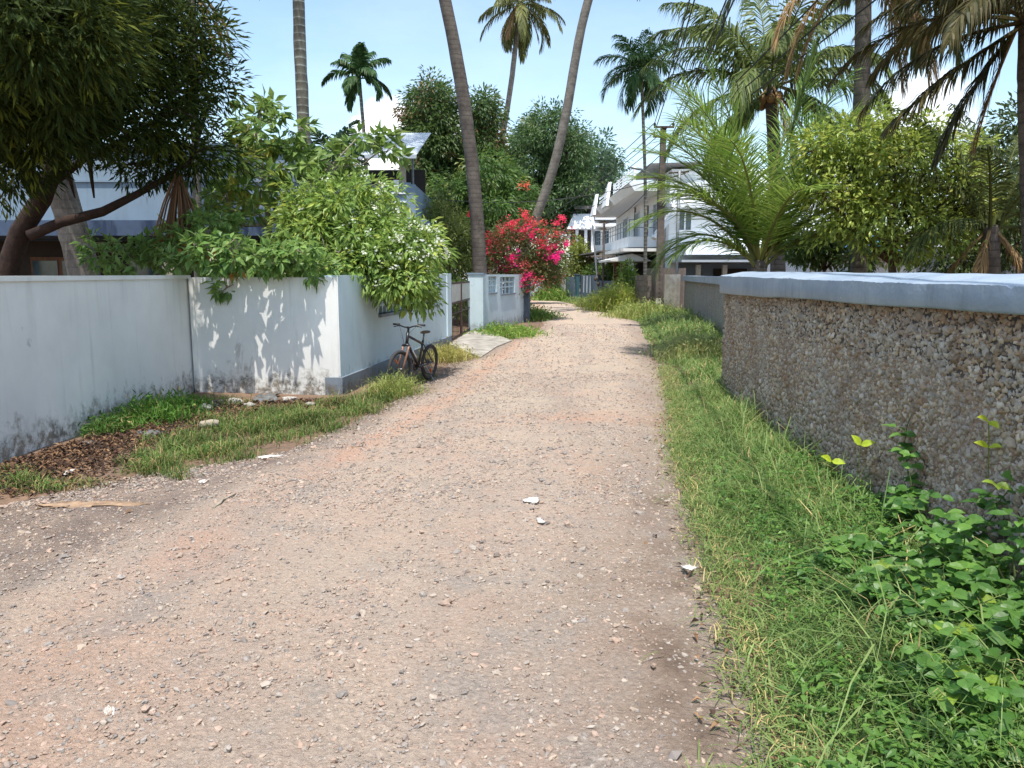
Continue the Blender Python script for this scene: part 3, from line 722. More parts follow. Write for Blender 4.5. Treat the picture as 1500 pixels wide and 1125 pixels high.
# ------------------------------------------------------------------ bicycle
BK = thing('bicycle', 'black mountain bicycle with brown saddle parked against the pale blue wall', 'bicycle', (-1.52, 11.8, 0))
pf, pr = np.array([-1.69, 11.33, 0]), np.array([-1.35, 12.30, 0])
fw = norm(pf-pr); rt = np.array([fw[1], -fw[0], 0]); R_ = .288
lean = -.06
def bk(x, y, z):  # along (from the rear hub), sideways (rider's right), up
    return pr + fw*x + rt*(y+z*lean) + np.array([0, 0, z])
WB = np.linalg.norm(pf-pr)
axr = norm(rt + np.array([0, 0, lean])*-1); st_a = math.radians(9)
axf = norm(rt*math.cos(st_a)-fw*math.sin(st_a))
def make_wheel(c, ax, cog):
    h = MB(); h.tube([c-ax*.05, c+ax*.05], .018, 10); wh = h.build('wheel', M['steel'], BK, True)
    t = MB(); t.torus(c, R_-.024, .026, ax, 48, 8); t.build('tyre', M['rubber'], wh, True)
    t = MB(); t.torus(c, R_-.052, .011, ax, 48, 6); t.build('rim', M['bike_black'], wh, True)
    t = MB(); a = norm(np.cross(ax, [0, 0, 1.0])); b = np.cross(ax, a)
    for i in range(28):
        q = 2*math.pi*i/28; q2 = q+(.35 if i % 4 < 2 else -.35); sd = .022*(1 if i % 2 else -1)
        t.tube([c+ax*sd+(a*math.cos(q2)+b*math.sin(q2))*.02, c+(a*math.cos(q)+b*math.sin(q))*(R_-.055)], .0022, 4)
    t.build('spokes', M['steel'], wh)
    t = MB(); q = 4.1 if not cog else 1.2; p = c+(a*math.cos(q)+b*math.sin(q))*(R_*.55); t.bar(p-(a*math.cos(q)+b*math.sin(q))*.035, p+(a*math.cos(q)+b*math.sin(q))*.035, .03, .012); t.build('reflector', M['reflector'], wh)
    if cog:
        t = MB(); t.torus(c+ax*.03, .035, .012, ax, 20, 6); t.torus(c+ax*.04, .025, .01, ax, 20, 6); t.build('sprocket', M['steel'], wh, True)
cr_, cf_ = bk(0, 0, R_), bk(WB, 0, R_)
make_wheel(cr_, axr, True); make_wheel(cf_, axf, False)
bb = bk(.40, 0, R_-.02); st = bk(.27, 0, .66); ht = bk(.80, 0, .80); hb = bk(.835, 0, .68)
t = MB()
t.tube([bb, bk(.30, 0, .56), st], [.019, .019, .018], 10); t.tube([bk(.285, 0, .61), ht-np.array([0, 0, .03])], .019, 10)
t.tube([bb, hb], .023, 10); t.tube([ht+np.array([0, 0, .03]), hb-np.array([0, 0, .03])], .024, 10)
for sd in (-1, 1):
    t.tube([bk(.38, sd*.03, R_-.02), bk(.0, sd*.06, R_)], .011, 8); t.tube([bk(.285, sd*.02, .60), bk(.0, sd*.06, R_)], .010, 8)
t.tube([bk(.395, -.04, R_-.02), bk(.395, .04, R_-.02)], .026, 12)
fr = t.build('frame', M['bike_black'], BK, True)
t = MB(); t.bar(bk(.52, .024, .41), bk(.66, .024, .53), .003, .022); t.bar(bk(.52, -.024, .41), bk(.66, -.024, .53), .003, .022); t.build('decal', M['decal'], fr)
t = MB()
for sd in (-1, 1):
    sh = axf*.052*sd
    t.tube([bk(.85, 0, .63)+sh, bk(.875, 0, .56)+sh, cf_+sh], [.017, .017, .014], 8)
fk_ = t.build('fork', M['bike_fork'], BK, True)
t = MB(); t.tube([bk(.85, 0, .625)-axf*.062, bk(.85, 0, .645), bk(.85, 0, .625)+axf*.062], .022, 8); t.tube([hb-np.array([0, 0, .03]), bk(.85, 0, .63)], .018, 8); t.build('fork_crown', M['bike_black'], fk_, True)
t = MB(); stem = bk(.79, 0, .89); g0 = bk(.83, 0, .905)
t.tube([ht, stem], .017, 8); t.tube([stem, g0], .016, 8)
L_ = g0-axf*.29+np.array([0, 0, .035])-fw*.06; R2 = g0+axf*.29+np.array([0, 0, .035])-fw*.06
t.tube([L_, g0-axf*.12+np.array([0, 0, .02]), g0-axf*.05, g0+axf*.05, g0+axf*.12+np.array([0, 0, .02]), R2], .011, 8)
for e, sd in ((L_, -1), (R2, 1)):
    q = e-axf*sd*.12; t.tube([q+fw*.02, q+fw*.05-np.array([0, 0, .02]), q+axf*sd*.09+fw*.05-np.array([0, 0, .035])], .006, 6)
    t.tube([q+fw*.03, bk(.9, sd*.05, .8), bk(.86, sd*.03, .66)], .003, 5)
hbar = t.build('handlebar', M['bike_black'], BK, True)
for e, sd in ((L_, -1), (R2, 1)):
    t = MB(); t.tube([e, e-axf*sd*.12-fw*-.012], .017, 10); t.build('grip', M['rubber'], hbar, True)
t = MB(); sp_ = bk(.245, 0, .77); t.tube([st, sp_], .013, 8); t.build('seat_post', M['steel'], BK, True)
t = MB(); V, f = ICO3
v = V.copy(); v[:, 2] = np.where(v[:, 2] < 0, v[:, 2]*.5, v[:, 2]*.45+.2*v[:, 0]**2*(v[:, 0] < 0))
wd = np.interp(v[:, 0], [-1, -.4, .2, 1], [.95, 1, .5, .32]); 
pos = np.array([bk(.235+.0, 0, .79)+fw*(a*.14)+rt*(b*.085*k)+np.array([0, 0, c*.05]) for (a, b, c), k in zip(v, wd)]); t.add(pos, f)
t.build('saddle', M['saddle'], BK, True)
t = MB(); c = bk(.395, .055, R_-.02); t.torus(c, .075, .008, axr, 28, 6); t.torus(c, .055, .006, axr, 28, 6)
for i in range(5):
    q = i*1.257; a = norm(np.cross(axr, [0, 0, 1.0])); b = np.cross(axr, a); t.tube([c, c+(a*math.cos(q)+b*math.sin(q))*.075], .007, 6)
ck = t.build('crankset', M['bike_black'], BK, True)
for sd, q in ((1, .9), (-1, .9+math.pi)):
    t = MB(); c = bk(.395, .075*sd, R_-.02); e = c+fw*math.cos(q)*.16+np.array([0, 0, math.sin(q)*.16]); t.tube([c, e], .010, 6)
    t.bar(e+rt*sd*.01, e+rt*sd*.1, .07, .022); t.build('pedal', M['bike_black'], ck)
t = MB(); tcen = bk(.395, .055, R_-.02); t.tube([tcen+[0, 0, .072], cr_+axr*.04+[0, 0, .04]], .005, 5); t.tube([tcen-[0, 0, .072], cr_+axr*.04-[0, 0, .04]], .005, 5); t.build('chain', M['steel'], BK)
t = MB(); t.tube([bk(.30, -.05, R_), bk(.24, -.22, .0)], .009, 6); t.build('kickstand', M['steel'], BK)

# ------------------------------------------------------------------ left house
o = thing('blue_house', 'pale blue flat-roofed house with dark blue fascia behind the left walls', 'house', (-9, 20, 0))
def zz(v, Y): return P(750, v, Y)[2]
YF = 21.0; XL, XR = -17.0, -5.2
w = MB(); w.box(((XL+XR)/2, YF+4, 1.35), (XR-XL, 8, 2.7)); 
w.box(((XL+XR)/2, YF+3.0, 3.84), (XR-XL+.2, 9.8, 1.76)); w.box(((XL+XR)/2, YF+3.0, 3.93), (XR-XL+.3, 9.9, .05)); w.box(((XL+XR)/2, YF+3.0, 4.76), (XR-XL+.36, 10.0, .09))
w.box((-5.4, 28.4, 1.7), (4.4, 4.8, 3.4))
w.build('wall', M['house_blue'], o)
w = MB(); w.box(((XL-5.9)/2+.3, YF-1.2, 2.78), (XR-XL-.3, 2.6, .36)); w.build('porch_slab', M['house_trim'], o)
w = MB(); w.box((-11.0, YF-.02, 1.3), (11.4, .05, 2.55)); w.build('porch_shade_wall', M['painted_shade'], o)  # porch's deep shade painted as a dark sheet over the house wall
for x in (-14.2, -10.6, -8.3, -6.6):
    w = MB(); w.box((x, YF-2.2, 1.3), (.28, .28, 2.6)); w.build('porch_column', M['cream'], o)
for x, wd in ((-12.2, 1.6), (-9.6, 1.5)):
    w = MB(); w.box((x, YF-.06, 1.5), (wd, .08, 1.3)); f_ = w.build('window', M['wood'], o)
    w = MB(); w.box((x-wd*.25, YF-.11, 1.5), (wd*.42, .03, 1.1)); w.box((x+wd*.25, YF-.11, 1.5), (wd*.42, .03, 1.1)); w.build('pane', M['glass'], f_)
w = MB(); w.box((-7.5, YF-.07, 1.15), (1.1, .08, 2.2)); w.build('door', M['door_red'], o)
# terrace with stepped parapet and tin roof
YT = 25.9
w = MB(); w.box((-5.3, 28.3, 3.42), (4.9, 5.2, .16)); w.build('terrace_slab', M['house_blue'], o)
w = MB(); x1 = P(609, 300, YT)[0]
for i, (xa, xb, zb_, zt_2) in enumerate(((x1-.16, x1, 3.36, 4.62), (x1-.5, x1-.16, 3.36, 4.68), (x1-.95, x1-.5, 3.5, 4.42), (x1-1.5, x1-.95, 3.5, 4.62), (x1-2.3, x1-1.5, 3.5, 4.95), (x1-4.6, x1-2.3, 3.5, 5.0))):
    w.box(((xa+xb)/2, YT+.06+.004*i, (zb_+zt_2)/2), (xb-xa-.004, .14, zt_2-zb_))
w.box((x1-.07, YT+2.5, 3.98), (.14, 4.7, 1.24)); w.build('parapet', M['house_blue'], o)
w = MB()
for z in (3.75, 4.05, 4.33): w.box((x1-.95, YT-.045, z), (1.3, .05, .05))
w.box((x1-.62, YT-.05, 4.55), (.16, .12, .40)); w.box((x1-.92, YT-.05, 4.2), (.14, .12, .34)); w.build('parapet_bands', M['house_white'], o)
for u in (590, 512):
    xp = P(u, 260, YT+.3)[0]; w = MB(); w.box((xp, YT+.3, 4.6), (.2, .2, 2.3)); w.build('roof_post', M['cream'], o)
w = MB(); xp = P(605, 260, YT+2)[0]; w.tube([(xp, YT+2, 3.5), (xp, YT+2, 5.9)], .04, 8); w.build('roof_pipe', M['pipe'], o)
xa, xb = P(478, 230, YT)[0], P(612, 230, YT)[0]
w = MB(); n = 34
za, zb_ = zz(229, YT), zz(196, YT+4.6)
V = []; f = []
for i in range(n*2+1):
    x = xa+(xb-xa)*i/(2*n); dz = .007*(1 if i % 2 else -1)
    V += [(x, YT-.35, za+dz), (x, YT+4.4, zb_+dz)]
for i in range(n*2): f.append([2*i, 2*i+2, 2*i+3, 2*i+1])
w.add(V, np.array(f)); w.box(((xa+xb)/2, YT-.36, za-.06), (xb-xa, .06, .12)); w.build('tin_roof', M['tin'], o)
w = MB(); w.box((-5.6, YT+4.0, 4.6), (4.6, .12, 2.0)); w.build('terrace_shade_wall', M['painted_shade'], o)  # wall coloured dark to give the shade under the tin roof
xd = P(566, 260, YT+3.8)[0]; w = MB(); w.box((xd, YT+3.86, 4.45), (.95, .08, 1.7)); w.build('terrace_door', M['door_red'], o)

# ------------------------------------------------------------------ white houses down the lane
o = thing('white_house', 'two-storey white house with balcony and gabled eave behind the electric pole', 'house', (9, 44, 0))
XF, Y0, Y1 = 7.55, 37.5, 56.5
w = MB(); w.box((XF+4.5, (Y0+Y1)/2, 3.0), (9, Y1-Y0, 6.0)); w.build('wall', M['house_white'], o)
w = MB()   # balcony slab with fascia
w.box((XF-.75, (Y0+Y1)/2+1.5, 3.35), (1.5, Y1-Y0-3, .55)); w.build('balcony', M['house_white'], o)
w = MB()
for z in (4.0, 4.25, 4.5): w.tube([(XF-1.42, Y0+3.2, z), (XF-1.42, Y1-.2, z)], .022, 6)
for y in np.arange(Y0+3.2, Y1, 1.1): w.tube([(XF-1.42, y, 3.6), (XF-1.42, y, 4.5)], .022, 6)
w.tube([(XF-1.42, Y0+3.2, 4.5), (XF, Y0+3.2, 4.5)], .022, 6); w.tube([(XF-1.42, Y0+3.2, 4.1), (XF, Y0+3.2, 4.1)], .022, 6)
w.build('balcony_railing', M['metal'], o)
def winx(y, wd, z, h, parent, mat='house_white'):
    w = MB(); x = XF-.02
    for a in (-wd/2, wd/2): w.box((x, y+a, z), (.1, .07, h+.1))
    for a in (-h/2, 0.15*h, h/2): w.box((x, y, z+a), (.1, wd, .07))
    for a in np.linspace(-wd/2, wd/2, 5)[1:-1]: w.box((x+.005, y+a, z), (.08, .05, h))
    fr = w.build('window', M[mat], parent)
    w = MB(); w.box((x+.015, y, z), (.04, wd, h)); w.build('pane', M['glass'], fr)
for y in (39.4, 45.8, 50.4): winx(y+1.2, 1.7, 4.55, 1.55, o)
w = MB(); w.box((XF-.02, 43.7, 4.5), (.1, 1.0, 1.85)); w.build('door', M['door_red'], o)
w = MB()   # big overhanging roof slab: soffit below, tilted white fascia
V = [(XF-1.45, Y0+1.5, 5.78), (XF+.1, Y0+1.5, 5.78), (XF+.1, Y1+.6, 5.78), (XF-1.45, Y1+.6, 5.78), (XF-1.75, Y0+1.5, 6.18), (XF+.1, Y0+1.5, 6.22), (XF+.1, Y1+.6, 6.22), (XF-1.75, Y1+.6, 6.18)]
bx = np.array([[3,2,1,0],[4,5,6,7],[0,1,5,4],[1,2,6,5],[2,3,7,6],[3,0,4,7]])
w.add(V, bx); w.build('roof_slab', M['house_white'], o)
w = MB(); w.box((XF-.66, (Y0+Y1)/2+1, 5.77), (1.5, Y1-Y0-1.4, .03)); w.build('soffit', M['soffit'], o)
for y in (48.2, 55.3):   # triangular fins on the fascia
    w = MB(); w.add([(XF-1.95, y-1.5, 5.74), (XF-1.95, y+1.0, 5.74), (XF-1.65, y+.2, 7.25), (XF-1.65, y-.25, 7.25), (XF-1.78, y-1.5, 5.74), (XF-1.78, y+1.0, 5.74), (XF-1.48, y+.2, 7.25), (XF-1.48, y-.25, 7.25)], bx)
    w.build('gable_fin', M['house_white'], o)
w = MB()
for z in np.linspace(6.35, 7.0, 5): w.bar((XF-1.4, Y0+2, z), (XF-1.4, 47.6, z), .05, .05)
for y in np.arange(Y0+2, 47.7, 1.9): w.box((XF-1.4, y, 6.62), (.12, .12, .85))
for z in np.linspace(6.35, 6.9, 3): w.bar((XF-1.4, 49.5, z), (XF-1.4, 55, z), .05, .12)
w.build('terrace_railing', M['house_white'], o)
w = MB(); w.box((XF+3.4, 45, 6.55), (5.2, 8, 1.1)); w.box((XF+5.2, 39.4, 6.2), (7.0, 3.4, .42)); w.build('roof_room', M['house_white'], o)
w = MB(); w.add([(XF-.6, 39.6, 7.16), (XF+2.2, 39.6, 7.24), (XF+2.2, 46.5, 7.24), (XF-.6, 46.5, 7.16), (XF-.6, 39.6, 7.20), (XF+2.2, 39.6, 7.28), (XF+2.2, 46.5, 7.28), (XF-.6, 46.5, 7.20)], bx); w.build('roof_sheet', M['tin_dark'], o)
for y, z in ((38.2, .2), (47.6, 3.6)):
    w = MB(); w.tube([(XF-.06, y, 5.7), (XF-.06, y, z)], .05, 6); w.build('downpipe', M['pipe'], o)
# camera-facing side: stair railing, twin window, lean-to
w = MB(); xa = P(993, 320, Y0)[0]; xb = P(1013, 320, Y0)[0]
for x in (xa, (xa+xb)/2, xb): w.box((x, Y0-.03, zz(323, Y0)), (.07, .1, 1.0))
for z in (zz(338, Y0), zz(309, Y0)): w.box(((xa+xb)/2, Y0-.035, z), (xb-xa+.12, .12, .07))
fr = w.build('window', M['house_white'], o)
w = MB(); w.box(((xa+xb)/2, Y0-.01, zz(323, Y0)), (xb-xa, .04, .95)); w.build('pane', M['glass'], fr)
w = MB(); ww = P(1050, 350, Y0)[0]; w.box(((xa+ww)/2+.3, Y0-.3, zz(302, Y0)), (3.4, .7, .16)); w.build('sunshade', M['house_white'], o)
w = MB(); p0, p1 = P(958, 340, Y0-.6), P(992, 292, Y0-.6)
for dz in (0, .3, .6): w.tube([p0+[0, 0, dz], p1+[0, 0, dz]], .025, 6)
for i in range(6): q = p0+(p1-p0)*i/5; w.tube([q-[0, 0, .25], q+[0, 0, .6]], .022, 6)
p2 = p1+[1.7, 0, 0]
for dz in (0, .3, .6): w.tube([p1+[0, 0, dz], p2+[0, 0, dz]], .025, 6)
w.build('stair_railing', M['metal'], o)
w = MB(); q0, q1 = p0-[0, 0, .3], p1-[0, 0, .3]; w.bar(q0, q1, .9, .2); w.bar(q1-[.1, 0, -.003], p2-[0, 0, .297], .9, .2); w.build('stair', M['house_white'], o)
w = MB(); w.box((XF+5.8, Y0-1.3, zz(383, Y0-1.3)), (11.5, 3.0, .10), 0, tilt=0.0); w.build('lean_to_roof', M['tin'], o)
w = MB(); w.box((XF+6.5, Y0-.6, zz(369, Y0-.6)+.1), (12, 2.0, .5)); w.build('lean_to_band', M['house_white'], o)
for x in (XF+.9, XF+2.1, XF+4.5):
    w = MB(); w.box((x, Y0-2.4, 1.0), (.2, .2, 2.2)); w.build('lean_to_post', M['cream'], o)
w = MB(); w.box((XF+5, Y0-.05, 1.15), (9, .08, 2.1)); w.build('ground_floor_front', M['house_blue'], o)
w = MB(); w.box((XF+3.0, Y0-.12, 1.3), (1.6, .08, 1.3)); w.build('dark_window', M['painted_shade'], o)  # dark panel, the room's shade put into its colour
# ground-floor porch on the lane side
w = MB(); w.box((XF-1.0, 44.5, 2.92), (2.0, 9.5, .16)); w.add([(XF-2.4, 40.4, 2.35), (XF-.2, 40.4, 2.35), (XF-.2, 46, 2.35), (XF-2.4, 46, 2.35), (XF-2.4, 40.4, 2.45), (XF-1.3, 40.4, 2.75), (XF-1.3, 46, 2.75), (XF-2.4, 46, 2.45)], bx); w.build('porch_roof', M['soffit'], o)
w = MB(); w.box((XF-.03, 43.5, 1.4), (.1, 8, 2.6)); w.build('porch_shade_panel', M['painted_shade'], o)  # no real hole: porch shade painted on a panel along the facade
for y in (40.8, 43.6, 46.6):
    w = MB(); w.box((XF-1.7, y, 1.2), (.24, .24, 2.4)); w.build('porch_column', M['wood'], o)
w = MB(); w.add([(XF-2.2, 47, 3.02), (XF-.1, 47, 3.05), (XF-.1, 55.5, 3.05), (XF-3.2, 55.5, 2.92), (XF-2.2, 47, 3.1), (XF-.1, 47, 3.13), (XF-.1, 55.5, 3.13), (XF-3.2, 55.5, 3.0)], bx); w.build('car_porch_roof', M['tin_dark'], o)

o = thing('white_house', 'farther white house with sloping fascia glimpsed past the bougainvillea', 'house', (9, 66, 0))
YB = 64.0; xa, xb = P(846, 340, YB)[0], P(930, 340, YB)[0]
w = MB(); w.box(((xa+xb)/2+1.2, YB+5, zz(312, YB)/2), (xb-xa-2.4, 10, zz(312, YB))); w.build('wall', M['house_white_b'], o)
w = MB(); l, r_ = P(831, 334, YB-2)[0], P(872, 334, YB-2)[0]; z0, z1 = zz(335, YB-2), zz(312, YB-2)
w.add([(l, YB-2, z0), (r_, YB-2, z0), (r_, YB+6, z0), (l, YB+6, z0), (l+.55, YB-1.2, z1), (r_-.1, YB-1.2, z1), (r_-.1, YB+6, z1), (l+.55, YB+6, z1)], bx)
w.box(((r_+xb)/2, YB-.8, zz(321, YB)), (xb-r_, 1.6, .3)); w.box(((r_+xb)/2, YB-.9, zz(331, YB)), (xb-r_, 1.5, .25)); w.build('fascia', M['house_white_b'], o)
w = MB(); w.box(((l+xb)/2+.6, YB+3, zz(306, YB)), (xb-l, 9, .25)); w.build('roof', M['tin_dark'], o)
w = MB(); w.box((P(890, 348, YB)[0]-.5, YB-.04, zz(349, YB)), (1.5, .1, 1.3)); f_ = w.build('window', M['house_white_b'], o)
w = MB(); w.box((P(890, 348, YB)[0]-.85, YB-.1, zz(349, YB)), (.5, .04, 1.15)); w.box((P(890, 348, YB)[0]-.15, YB-.1, zz(349, YB)), (.5, .04, 1.15)); w.build('pane', M['glass'], f_)
w = MB(); w.box((P(852, 350, YB)[0], YB-.05, zz(352, YB)), (1.9, .1, 1.9)); w.build('balcony_shade_panel', M['painted_shade'], o)  # shade behind the balcony columns painted as a dark panel
for u in (845, 858, 868):
    w = MB(); w.box((P(u, 350, YB-1.7)[0], YB-1.7, zz(352, YB-1.7)), (.22, .22, 2.0)); w.build('column', M['house_white_b'], o)
w = MB(); w.box((P(850, 372, YB)[0], YB-1.2, zz(374, YB-1.2)), (3.2, 2.2, .3)); w.box((P(850, 372, YB)[0]-2.2, YB-.4, zz(346, YB-.4)), (2.6, 2.2, .2)); w.build('balcony_slab', M['house_white_b'], o)
w = MB(); w.box((P(905, 372, YB)[0], YB-1.5, zz(373, YB-1.5)), (5.5, 2.6, .25)); w.build('porch_roof', M['soffit'], o)

# low buildings behind the yellow-green tree and at the far right
o = thing('low_house', 'low house with tin roof and blue sheeting behind the yellow-green bush', 'house', (12.5, 28, 0))
w = MB(); w.box((13.0, 30, 1.35), (5.0, 5, 2.7)); w.build('wall', M['house_white'], o)
w = MB(); w.add([(10.2, 26.6, 2.3), (15.8, 26.6, 2.3), (15.8, 30, 3.3), (10.2, 30, 3.3), (10.2, 26.6, 2.36), (15.8, 26.6, 2.36), (15.8, 30, 3.36), (10.2, 30, 3.36)], bx); w.build('roof', M['tin_dark'], o)
w = MB(); w.add([(11.4, 26.4, 2.42), (13.6, 26.5, 2.42), (13.6, 28.9, 3.12), (11.4, 28.9, 3.12), (11.4, 26.4, 2.45), (13.6, 26.5, 2.45), (13.6, 28.9, 3.15), (11.4, 28.9, 3.15)], bx); w.build('blue_sheet', M['blue_tarp'], o)
w = MB(); w.box((12.2, 27.45, 1.2), (1.2, .1, 1.2)); w.build('dark_window', M['painted_shade'], o)  # interior shade painted on a flat panel
o = thing('shed', 'dim brick-roofed shed among the palms at the right edge', 'shed', (14.5, 19, 0))
w = MB(); w.box((14.0, 20, 1.2), (5.0, 4, 2.4)); w.build('wall', M['grey_wall'], o)
w = MB(); w.add([(11.2, 17.6, 2.3), (17, 17.6, 2.3), (17, 20, 3.3), (11.2, 20, 3.3), (11.2, 17.6, 2.38), (17, 17.6, 2.38), (17, 20, 3.38), (11.2, 20, 3.38)], bx); w.build('roof', M['wood'], o)
w = MB(); w.box((12.6, 17.96, 1.1), (1.1, .1, 2.1)); w.build('doorway_shade', M['painted_shade'], o)  # closed panel coloured like the shade inside the shed

# ------------------------------------------------------------------ walls along the far right of the lane
o = thing('block_wall', 'low brown block wall between the weeds and the electric pole', 'wall', (6, 34, 0))
w = MB(); a, b = gp(933, 456)[:2], np.array([5.95, 33.2])
ln = np.linalg.norm(b-a); nb = 7
for i in range(nb):
    for k in range(7):
        c = np.array(S(126, 114, 104))*rng.uniform(.75, 1.2); q0 = a+(b-a)*(i/nb+.002); q1 = a+(b-a)*((i+1)/nb-.004)
        w.wall(q0, q1, .22+rng.uniform(-.01, .01), k*.235, k*.235+.23-.004, 0, c)
w.wall(a+[.4, .25], np.array([7.6, 34.0]), .2, 0, 1.95, 0, np.array(S(132, 120, 112)))
w.build('wall', M['laterite'], o)
o = thing('wall_post', 'broad weathered concrete post standing between the brown pole and the farther pebble wall', 'post', (6.9, 32.6, 0))
q0, q1 = P(977, 430, 32.5), P(992, 430, 32.9); w = MB(); w.wall(q0, q1, .3, -.1, zz(402, 32.5)); w.build('slab', M['concrete'], o)
o = thing('fence_wall', 'slate blue compound wall with white vertical slits down the lane', 'wall', (4.9, 48, 0))
w = MB(); a, b = gp(878, 443), gp(852, 441); a = a[:2]; b = b[:2]; Hh = 1.62
d_ = b-a
for s0, s1_ in ((0, .42), (.5, .6), (.68, .78), (.86, 1.0)): w.wall(a+d_*s0, a+d_*s1_, .2, -.1, Hh)
for s0, s1_ in ((.42, .5), (.6, .68), (.78, .86)): w.wall(a+d_*s0, a+d_*s1_, .198, -.1, .55)
w.wall(a+[.9, -6], a, .2, -.1, 1.3); w.build('wall', M['slate'], o)
w = MB()
for s0, s1_ in ((.42, .5), (.6, .68), (.78, .86)): w.wall(a+d_*s0, a+d_*s1_, .1, .55, Hh-.06)
w.build('slit', M['house_white'], o)
o = thing('gate_post', 'teal gate post at the end of the slate blue wall', 'pillar', (3.96, 48.5, 0))
q = gp(845, 441); w = MB(); w.box((q[0], q[1], .8), (.3, .3, 1.66)); w.build('shaft', M['teal'], o)
w = MB(); w.box((q[0], q[1], 1.66), (.36, .36, .06)); w.build('cap', M['slate'], o)
o = thing('fence_wall', 'old grey plastered wall with a dark metal door farther down the lane', 'wall', (2.8, 49.6, 0))
a, b = gp(826, 440)[:2], gp(799, 438)[:2]; c = gp(840, 441)[:2]
w = MB(); w.wall(a, b, .2, -.1, 1.5); w.box((*a, .82), (.22, .3, 1.75)); w.build('wall', M['grey_wall'], o)
w = MB(); w.wall(c, a+[.15, 0], .08, .05, 1.5); w.build('door', M['slate'], o)
o = thing('fence_wall', 'low white painted fence wall at the bend of the lane', 'wall', (1.5, 60, 0))
w = MB(); a, b = np.array([3.6, 60.5]), np.array([-4.5, 61.5])
for i in range(8):
    w.wall(a+(b-a)*i/8, a+(b-a)*(i+.86)/8, .15, -.1, 1.35); w.wall(a+(b-a)*(i+.86)/8, a+(b-a)*(i+1)/8, .25, -.1, 1.6)
w.build('wall', M['house_white'], o)

# ------------------------------------------------------------------ poles and wires
YP = 31.67
px = P(966, 400, YP)[0]; ztop = zz(186, YP)
o = thing('electric_pole', 'tall weathered brown electric pole with two crossarms and a street lamp', 'pole', (px, YP, 0))
w = MB(); w.add([], np.zeros((0, 4), int))
def pole_poly(z, hw): return [(px-hw, YP-.09, z), (px+hw, YP-.09, z), (px+hw, YP+.09, z), (px-hw, YP+.09, z)]
zs_ = np.linspace(-.2, ztop, 14); V = []
for z in zs_: V += pole_poly(z, .155-.05*z/ztop)
f = [[i*4+j, i*4+(j+1) % 4, i*4+4+(j+1) % 4, i*4+4+j] for i in range(13) for j in range(4)] + [[52, 53, 54, 55]]
w.add(V, np.array(f))
for i in range(14): w.box((px, YP-.098, .3+i*.17), (.07, .02, .06))
w.build('shaft', M['pole'], o)
for v, hw in ((187, .40), (201, .42)):
    z = zz(v, YP); w = MB(); w.box((px, YP-.13, z), (2*hw, .08, .07)); cbm = w.build('crossarm', M['rust'], o)
    for sx in (-1, 1):
        w = MB(); x = px+sx*(hw-.03); w.tube([(x, YP-.13, z+.03), (x, YP-.13, z+.08), (x, YP-.13, z+.12), (x, YP-.13, z+.17)], [.03, .055, .05, .025], 10); w.build('insulator', M['rubber'], cbm, True)
q0 = P(962, 259, YP); q1 = P(938, 248, YP-.5)
w = MB(); w.tube([q0, (q0+q1)/2+[0, 0, .02], q1], .025, 8); arm = w.build('lamp_arm', M['pipe'], o)
w = MB(); w.tube([q1+[.12, 0, -.02], q1-[.05, 0, -.01], q1-[.42, .1, -.07]], [.03, .055, .05], 8); w.build('lamp_head', M['metal'], arm, True)
w = MB()
for v in (262, 300): w.box((px, YP-.1, zz(v, YP)), (.27, .06, .12))
w.tube([(px-.16, YP-.1, zz(255, YP)), (px-.18, YP-.1, zz(285, YP)), (px-.15, YP-.1, zz(318, YP))], .03, 6)
w.build('cable_clamp', M['rubber'], o)
w = MB(); w.box((px-.03, YP-.095, zz(444, YP)), (.2, .015, .4)); w.build('notice_paper', M['paper'], o)
q = gp(989, 460); zt2 = zz(250, q[1])
o = thing('pipe_pole', 'slender grey metal pipe pole standing right of the brown electric pole', 'pole', tuple(q))
w = MB(); w.tube([q-[0, 0, .2], q+[0, 0, zt2]], .07, 10); w.build('pipe', M['pipe'], o, True)
w = MB(); w.bar(q+[-.45, 0, zt2-.1], q+[.4, 0, zt2-.04], .06, .06); w.bar(q+[-.4, 0, zt2-.3], q+[.25, 0, zt2-.1], .05, .05); w.build('bracket', M['rust'], o)
q = gp(883, 444); o = thing('street_pole', 'thin dark metal pole in front of the farther white house', 'pole', tuple(q))
zt3 = zz(325, q[1]); w = MB(); w.tube([q-[0, 0, .2], q+[0, 0, zt3]], [.085, .06], 8); w.build('shaft', M['pole'], o)
w = MB(); w.bar(q+[-.3, 0, zt3-.05], q+[.3, 0, zt3-.05], .07, .07); 
for i in range(3): sph(w, q+[-.28-.16*(i == 1), 0, zt3-3.0-.28*i], (.10, .08, .13), T=ICO1)
w.build('crossarm', M['rust'], o)
q = gp(879, 444); o = thing('stay_pole', 'thin grey pole leaning beside the thin dark metal pole', 'pole', tuple(q))
w = MB(); w.tube([q-[0, 0, .2], P(868, 330, q[1]+.6)], [.08, .05], 8); w.build('shaft', M['pipe'], o)
def wire(a, b, sag, lab='thin black overhead wire strung to the brown electric pole', r=.017):
    w = MB(); w.tube(curve_pts(a, b, (0, 0, -sag), 14), r, 5, cap=False)
    o = w.build('overhead_wire', M['wire'], None); tag(o, lab, 'wire', 'wires of the electric pole')
z = zz(183, YP)
for sx, dy in ((-.37, 0), (.37, 0)):
    for v in (187, 201):
        zz_ = zz(v, YP)+.17
        wire((px+sx, YP-.13, zz_), (px+sx-6.0, -12, zz_+.2), .6)
        wire((px+sx, YP-.13, zz_), (1.9+sx*.8, 66, zz_-1.2), .5)
for dz, dx in ((0, 0), (-.35, .6), (-.7, 1.1)):
    wire((px+.12, YP-.12, zz(215, YP)+dz*.4), (px-1.2+dx, -8, zz(215, YP)+1.0+dz), .5)
wire((px-.12, YP-.12, zz(228, YP)), (4.4, 58, 6.2), .5)
